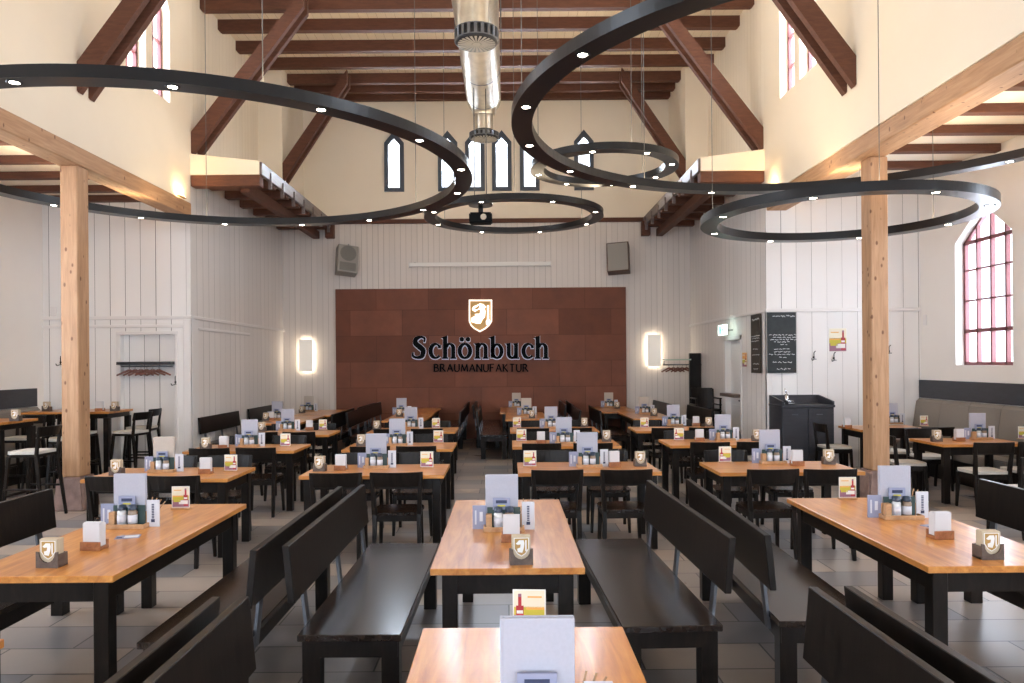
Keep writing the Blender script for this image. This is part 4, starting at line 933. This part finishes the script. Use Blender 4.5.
def mk_coasters():
    mb = MB()
    for k in range(5): mb.box(-0.048, 0.048, -0.028+k*0.011, -0.018+k*0.011, 0.013, 0.148+0.002*(k % 2), 0)
    f = lambda u, v, w: (u, -0.029-w, v)
    mb.prism(shieldpts(0.040, 0.098, 0.042), f, 0, 0.001, 1); mb.prism(shieldpts(0.036, 0.09, 0.047), f, 0.001, 0.0015, 2)
    mb.prism([(-0.03, 0.11), (-0.012, 0.128), (0.012, 0.128), (0.016, 0.112), (0.012, 0.085), (0.004, 0.062), (-0.02, 0.066), (-0.022, 0.084), (-0.006, 0.09), (-0.004, 0.106), (-0.02, 0.104)], f, 0.0015, 0.0025, 1)
    mb.box(0.02, 0.027, -0.032, -0.030, 0.07, 0.128, 1)
    return mb.build('coaster_stack', ['coaster', 'whiteprint', 'gold'])
def mk_adcard(flip=1):
    def g():
        t = thing('table_card')
        MB().box(-0.07, 0.07, -0.02, 0.02, 0, 0.012).build('base', 'honey', t, bevel=0.002)
        m_ = lambda u, v, w: (u, -0.004-w-(0.012+v)*0.08+0.01, 0.012+v)
        mb = MB().box(-0.065, 0.065, -0.004, 0.0, 0.012, 0.168, 0); ad_art(mb, 0.13, 0.156, lambda u, v, w: (u, -0.0042-w, 0.012+v), flip); mb.build('card', ADM, t)
        return t
    return g
P_ = dict(caddy=Proto(mk_caddy), menu=Proto(mk_menu), mtan=Proto(mk_menutan), leaf=Proto(mk_leaflet), leaf2=Proto(mk_leaflet2), dc=Proto(mk_drinkcard), sh1=Proto(mk_shaker('glassjar')), sh2=Proto(mk_shaker('pepper')),
          nh=Proto(mk_napholder), nap=Proto(mk_napkins), ch=Proto(mk_coasterholder), co=Proto(mk_coasters), ad=Proto(mk_adcard(1)), adm=Proto(mk_adcard(-1)))
def mk_stick():
    return MB().bar((0, 0, 0), (0, 0, 0.155), 0.006, 0.004, up=(0, 1, 0)).build('sugar_stick', 'honey')
P_['st'] = Proto(mk_stick)

# ------------------------------------------------------------------ placement
def W3(x, y, z, rz, dx, dy, dz=0.0): return (x+dx*math.cos(rz)-dy*math.sin(rz), y+dx*math.sin(rz)+dy*math.cos(rz), z+dz)
def setup(desc, zt=0.75, caddy=None, nap=None, coast=None, ad=None, tan=False, flip=False, rz=0.0, sticks=0, lean=0.0):
    g = 'table setting on the '+desc
    if caddy:
        x, y = at(*caddy, zt); x *= (y+0.10)/y; y += 0.10; r = rz
        P_['caddy'].put((x, y, zt), r, 'honey wood condiment tray on the '+desc, 'caddy', 'condiment caddies')
        m_ = P_['mtan' if tan else 'menu'].put(W3(x, y, zt, r, -0.01, 0.028), r, ('tan' if tan else 'pale grey')+' menu book standing in the tray on the '+desc, 'menu', 'menu books')
        P_['dc'].put(W3(x, y, zt, r, 0.0, -0.004, 0.013), r, 'dark green drinks card behind the shakers on the '+desc, 'card', 'drinks cards')
        P_['sh1'].put(W3(x, y, zt, r, -0.035, -0.034, 0.012), r, 'clear salt shaker with dark cap on the '+desc, 'shaker', 'salt shakers')
        P_['sh2'].put(W3(x, y, zt, r, 0.035, -0.034, 0.012), r, 'brown pepper shaker with dark cap on the '+desc, 'shaker', 'pepper shakers')
        P_['leaf'].put(W3(x, y, zt, r, 0.155, 0.0, 0), r, 'upright white leaflet at the tray end on the '+desc, 'leaflet', 'white leaflets')
        P_['leaf2'].put(W3(x, y, zt, r, -0.155, 0.02, 0), r, 'upright lavender leaflet at the tray end on the '+desc, 'leaflet', 'lavender leaflets')
        for k in range(sticks):
            o = P_['st'].put(W3(x, y, zt, r, 0.095+0.006*k, 0.05, 0.035), r, 'thin paper sugar stick leaning behind the menu on the '+desc, 'sugar stick', 'sugar sticks on the '+desc)
            o.rotation_euler = (0, math.radians(12+9*k), r)
    if nap:
        x, y = at(*nap, zt); r = rz+random.uniform(-0.1, 0.1)
        P_['nh'].put((x, y, zt), r, 'reddish wood napkin holder on the '+desc, 'napkin holder', 'napkin holders'); P_['nap'].put((x, y, zt), r, 'white napkins standing in the holder on the '+desc, 'napkins', 'napkin stacks')
    if coast:
        x, y = at(*coast, zt); r = rz+random.uniform(-0.12, 0.12)
        P_['ch'].put((x, y, zt), r, 'grey-brown coaster holder on the '+desc, 'coaster holder', 'coaster holders'); P_['co'].put((x, y, zt), r, 'stack of shield-printed coasters in the holder on the '+desc, 'coasters', 'coaster stacks')
    if ad:
        x, y = at(*ad, zt); P_['adm' if flip else 'ad'].put((x, y, zt), rz+random.uniform(-0.08, 0.08), 'bottle advert card on a wood foot on the '+desc, 'table card', 'advert cards')

GT = 'long oak tables with benches'; GB = 'dark benches with backs'
def ltable(xc, yc, desc, rz=0.0): longt.put((xc, yc, 0), rz, 'long oak-topped '+desc+' with dark legs', 'table', GT)
def bn(xc, yc, face, lab, rz=0.0):
    bench.put((xc, yc, 0), (0 if face > 0 else PI)+rz, lab, 'bench', GB)
D0, D1, D2, D3, D5 = 'cropped centre table nearest the viewer', 'whole centre bench table', 'stool-side bench table', 'sink-side bench table', 'barely visible corner table'
ltable(0.055, 2.03, D0); ltable(-0.005, 4.83, D1); ltable(-2.40, 4.75, D2); ltable(2.55, 4.80, D3); ltable(-2.37, 1.95, D5)
R_ = math.radians
bn(-0.79, 4.68, 1, 'dark bench facing the whole centre table from the stool side', R_(-0.6))
bn(0.80, 4.77, -1, 'dark bench facing the whole centre table from the sink side', R_(2.2))
bn(-1.56, 4.60, -1, 'dark bench between the stool-side table and the centre bench')
bn(1.685, 4.82, 1, 'dark bench between the sink-side table and the centre bench', R_(-1.5))
bn(-3.08, 4.60, 1, 'dark bench on the bar stool side of the long table, mostly behind it')
bn(3.27, 4.72, -1, 'dark bench between the long sink-side table and the padded chairs')
bn(-0.72, 1.98, 1, 'bench back facing the cropped centre table from the stool side')
bn(-1.46, 1.98, -1, 'bench back facing the corner table, behind the centre bench back')
bn(0.92, 2.04, -1, 'bench back facing the cropped centre table from the sink side', R_(1.0))
bn(1.69, 2.06, 1, 'outer bench back cut by the frame below the sink-side table', R_(0.8))
setup(D0, caddy=(543, 765), ad=(529.5, 632), flip=True, sticks=3)
setup(D1, caddy=(504, 533), nap=(511.5, 541), coast=(521, 563), sticks=3)
setup(D2, caddy=(130, 530), nap=(94.5, 549), coast=(52, 566), ad=(181, 509), sticks=4)
setup(D3, caddy=(899, 521), nap=(940, 538), coast=(988, 558), ad=(847.5, 499), sticks=3)
for (px, py, d) in ((128, 537, D2), (934, 526, D3)):
    x, y = at(px, py); o = MB().box(-0.07, 0.07, -0.045, 0.045, 0, 0.002, 0).box(-0.02, 0.06, -0.03, 0.03, 0.002, 0.0026, 1).box(-0.06, -0.03, -0.03, 0.0, 0.002, 0.0026, 2).build('bill_card', ['paperlav', 'paper', 'ink'], loc=(x, y, 0.75), rz=0.3); tag(o, 'small printed card lying flat before the tray on the '+d, 'card', 'flat printed cards')

GS = 'short oak dining tables'; GC = 'dark wooden dining chairs'
def stable(xc, yc, desc, near=(-0.29, 0.29), far=(-0.3, 0.3), jit=0.02):
    shortt.put((xc, yc, 0), 0, 'oak-topped four-seat '+desc, 'table', GS)
    for i, dx in enumerate(near):
        chair.put((xc+dx, yc-0.39-0.11+random.uniform(-jit, jit), 0), random.uniform(-0.05, 0.05), 'dark chair, near side, %s seat of the %s' % (('stool-side', 'sink-side')[i], desc), 'chair', GC)
    for i, dx in enumerate(far):
        chair.put((xc+dx, yc+0.39+0.14+random.uniform(-jit, jit), 0), PI+random.uniform(-0.05, 0.05), 'dark chair, far side, %s seat of the %s' % (('stool-side', 'sink-side')[i], desc), 'chair', GC)
COLN = {'LL': 'outer stool-side column table', 'CL': 'inner stool-side column table', 'CR': 'inner sink-side column table', 'RR': 'outer sink-side column table'}
ROW = {1: 'first row', 2: 'second row', 3: 'third row', 4: 'fourth row', 5: 'fifth row'}
def dn(c, r): return '%s, %s' % (COLN[c], ROW[r])
SH = {('LL', 1): (-3.31, 7.38), ('LL', 2): (-3.32, 9.6), ('LL', 3): (-3.38, 11.65), ('CL', 1): (-1.30, 7.50), ('CL', 2): (-1.37, 9.65), ('CL', 3): (-1.50, 12.0),
      ('CR', 1): (0.79, 7.58), ('CR', 2): (0.75, 9.84), ('CR', 3): (0.73, 11.95), ('RR', 1): (2.71, 7.50), ('RR', 2): (2.75, 9.84), ('RR', 3): (2.66, 11.85)}
for (c, r), (x, y) in SH.items():
    stable(x, y, dn(c, r), near=((-0.26, 0.28) if (c, r) == ('CL', 1) else (-0.34, 0.29) if c == 'CR' else (-0.31, 0.21) if (c, r) == ('RR', 1) else (-0.22, 0.33) if c == 'LL' else (-0.28, 0.28)))
LG = {('CR', 4): (0.36, 15.0), ('CR', 5): (0.24, 16.93), ('CL', 4): (-1.95, 14.9), ('CL', 5): (-1.98, 16.9), ('RR', 4): (2.74, 14.85), ('RR', 5): (2.42, 16.9), ('LL', 4): (-4.17, 14.5), ('LL', 5): (-4.1, 16.5)}
for (c, r), (x, y) in LG.items():
    ltable(x, y, dn(c, r))
    xw = x-0.74; xe = x+0.76
    if c == 'LL': xw = -5.02; xe = x+0.68
    if c == 'CR': xw = -0.26 if r == 4 else -0.42; xe = x+0.70
    if c == 'RR': xw = x-0.70
    bn(xw, (13.87 if r == 4 else 16.35) if c == 'LL' else y, 1, 'far bench on the stool side of the %s' % dn(c, r))
    if (c, r) != ('CR', 5) or True: bn(xe, y, -1, 'far bench on the sink side of the %s' % dn(c, r))
for k, (x, y) in enumerate(((-1.1, 14.9),)): pass
s = setup
s(dn('CR', 1), caddy=(589, 468), nap=(614, 466.5), coast=(640, 466), ad=(530, 467))
s(dn('CR', 2), caddy=(565, 444.5), nap=(541, 443.5), coast=(606.5, 441.5), ad=(521.5, 441.7))
s(dn('CR', 3), caddy=(552, 428.5), coast=(584.5, 427), ad=(517, 427.6))
s(dn('CR', 4), caddy=(527, 415.5), coast=(532, 418), tan=True)
s(dn('CR', 5), caddy=(517, 407.5), tan=True)
s(dn('CL', 1), caddy=(377, 469), nap=(341, 470), coast=(320, 471), ad=(427, 468))
s(dn('CL', 2), caddy=(398, 446), coast=(361.5, 446), ad=(438.5, 443))
s(dn('CL', 3), caddy=(411.5, 428.8), coast=(377, 430), ad=(436, 428.4))
s(dn('CL', 4), caddy=(402, 415), coast=(399.5, 416.5))
s(dn('CL', 5), caddy=(417.5, 407), tan=True)
s(dn('RR', 1), caddy=(772, 464.5), nap=(797, 465.5), coast=(828.5, 464), ad=(725, 462.5), flip=True)
s(dn('RR', 2), caddy=(724.5, 441), nap=(699.5, 441), coast=(756.5, 441), ad=(679, 440.5), flip=True)
s(dn('RR', 3), caddy=(674.5, 426), nap=(696, 425.8), coast=(708.5, 426.5), ad=(644.5, 428))
s(dn('RR', 4), caddy=(645, 414), coast=(654, 416), tan=True)
s(dn('RR', 5), caddy=(609.5, 407.5), coast=(617, 408.5), tan=True)
s(dn('LL', 1), caddy=(164, 473), nap=(206, 473.5), coast=(117, 475), ad=(231, 471.5), tan=True)
s(dn('LL', 2), caddy=(250, 447), nap=(224, 448.5), coast=(206, 449.5), ad=(285.5, 446.5))
s(dn('LL', 3), caddy=(288, 431), nap=(309.5, 430), coast=(262, 431.5), ad=(323, 429.8))
s(dn('LL', 4), caddy=(277.5, 419.5), nap=(271.5, 420.2), coast=(266, 420.5))
s(dn('LL', 5), caddy=(309, 411.5), coast=(302, 413), tan=True)

# padded-chair tables of the window aisle
GP = 'padded chairs of the window aisle'
aislet.put((5.98, 9.72, 0), 0, 'oak-topped table by the banquette before the arched window', 'table', GS)
aislet.put((5.93, 11.78, 0), 0, 'oak-topped table behind the sink-side pine post', 'table', GS)
for (x, y, a, lab) in ((5.74, 9.05, 0, 'padded chair at the near side of the arched-window table, post side'), (6.28, 9.07, 0, 'padded chair at the near side of the arched-window table, banquette side'),
                       (5.22, 9.82, -PI/2-0.1, 'padded chair turned sideways at the table end next to the post'), (5.28, 7.72, 0.25, 'padded chair cut by the frame behind the bench back'),
                       (6.26, 11.1, 0.0, 'padded chair in front of the table beyond the post, banquette side'), (5.7, 11.05, 0, 'padded chair in front of the table beyond the post, post side'),
                       (5.12, 11.72, -PI/2, 'padded chair facing the table between the washstand and post'), (5.9, 10.45, PI, 'padded chair between the two window aisle tables')):
    padchair.put((x, y, 0), a, lab, 'chair', GP)
s('arched-window table', caddy=(980, 440), nap=(959, 441), coast=(936.5, 441.5), ad=(1023, 439))
s('table behind the sink-side post', caddy=(893, 424.5), ad=(924, 426), nap=(847, 428))

# high tables with stools
for (x, y, lab) in ((-6.82, 9.95, 'square high table at the frame edge before the banquette'), (-7.25, 12.0, 'square high table in the boarded wall corner beside the banquette'), (-6.56, 12.05, 'square high table before the coat niche')):
    hight.put((x, y, 0), 0, lab, 'table', 'square high tables')
GK = 'bar stools at the high tables'
for (x, y, a, lab) in ((-5.72, 9.0, PI/2-0.05, 'largest-looking bar stool, standing in front of the pine post'), (-5.84, 11.6, PI/2-0.2, 'bar stool with its back to the niche side of the high table'),
                       (-6.55, 11.45, 0.1, 'bar stool in front of the coat niche high table'), (-6.06, 12.40, PI/2, 'bar stool tucked against the boarded wall by the niche'),
                       (-6.25, 10.55, PI/2+0.5, 'bar stool behind the post-side stool near the high table'), (-7.0, 11.35, 0.15, 'bar stool before the corner high table'),
                       (-6.95, 10.7, PI, 'bar stool on the far side of the frame-edge high table'), (-6.7, 9.2, 0.0, 'bar stool in front of the frame-edge high table')):
    stool.put((x, y, 0), a, lab, 'stool', GK)
s('frame-edge high table', zt=1.10, coast=(16, 421))
s('corner high table', zt=1.10, coast=(47, 411))
s('coat niche high table', zt=1.10, nap=(100, 411.3), coast=(115, 411))

# stacked armchairs by the coat rack
def mk_arm():
    t = thing('stacked_armchair')
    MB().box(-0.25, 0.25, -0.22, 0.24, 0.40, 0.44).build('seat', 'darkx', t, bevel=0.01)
    curved_rest(0.60, 0.86, 0.23, -0.2, 0.05, 0.025, 0.04).build('backrest', 'dark', t, bevel=0.004)
    for sx in (-1, 1):
        MB().bar((sx*0.25, 0.22, 0), (sx*0.25, 0.22, 0.64), 0.035, 0.035, up=(0, 1, 0)).build('leg', 'dark', t, bevel=0.004)
        MB().bar((sx*0.25, -0.24, 0), (sx*0.235, -0.25, 0.84), 0.035, 0.035, up=(0, 1, 0)).build('leg', 'dark', t, bevel=0.004)
        MB().box(sx*0.25-0.025, sx*0.25+0.025, -0.25, 0.26, 0.64, 0.665).build('armrest', 'dark', t, bevel=0.006)
    return t
arm = Proto(mk_arm)
for k in range(4): arm.put((4.14, 15.65, 0.13*k), PI+0.03, 'dark wooden armchair in the stack before the coat rack, %s' % ('lowest', 'second from the floor', 'third from the floor', 'topmost')[k], 'chair', 'stacked armchairs')

# ------------------------------------------------------------------ camera, world, view
cam = bpy.data.cameras.new('camera'); co = bpy.data.objects.new('camera', cam); COL.objects.link(co)
cam.sensor_width = 36; cam.lens = F/1024*36; cam.shift_x = (512-CX)/1024; cam.shift_y = (CY-341.5)/1024; cam.clip_start = 0.05
co.matrix_world = Matrix.Translation((0, 0, H)) @ Matrix.Rotation(PI/2, 4, 'X') @ Matrix.Rotation(ROLL, 4, 'Z')
sc.camera = co
w = bpy.data.worlds.new('world'); sc.world = w; w.use_nodes = True
w.node_tree.nodes['Background'].inputs[0].default_value = (0.85, 0.92, 1, 1); w.node_tree.nodes['Background'].inputs[1].default_value = 1.5
sc.view_settings.view_transform = 'Standard'; sc.view_settings.look = 'None'; sc.view_settings.gamma = 1; sc.view_settings.use_curve_mapping = False
sc.view_settings.exposure = 1.02
sc.cycles.use_denoising = True
sc.cycles.max_bounces = 8; sc.cycles.diffuse_bounces = 5; sc.cycles.glossy_bounces = 4; sc.cycles.transparent_max_bounces = 8
sc.cycles.sample_clamp_indirect = 8
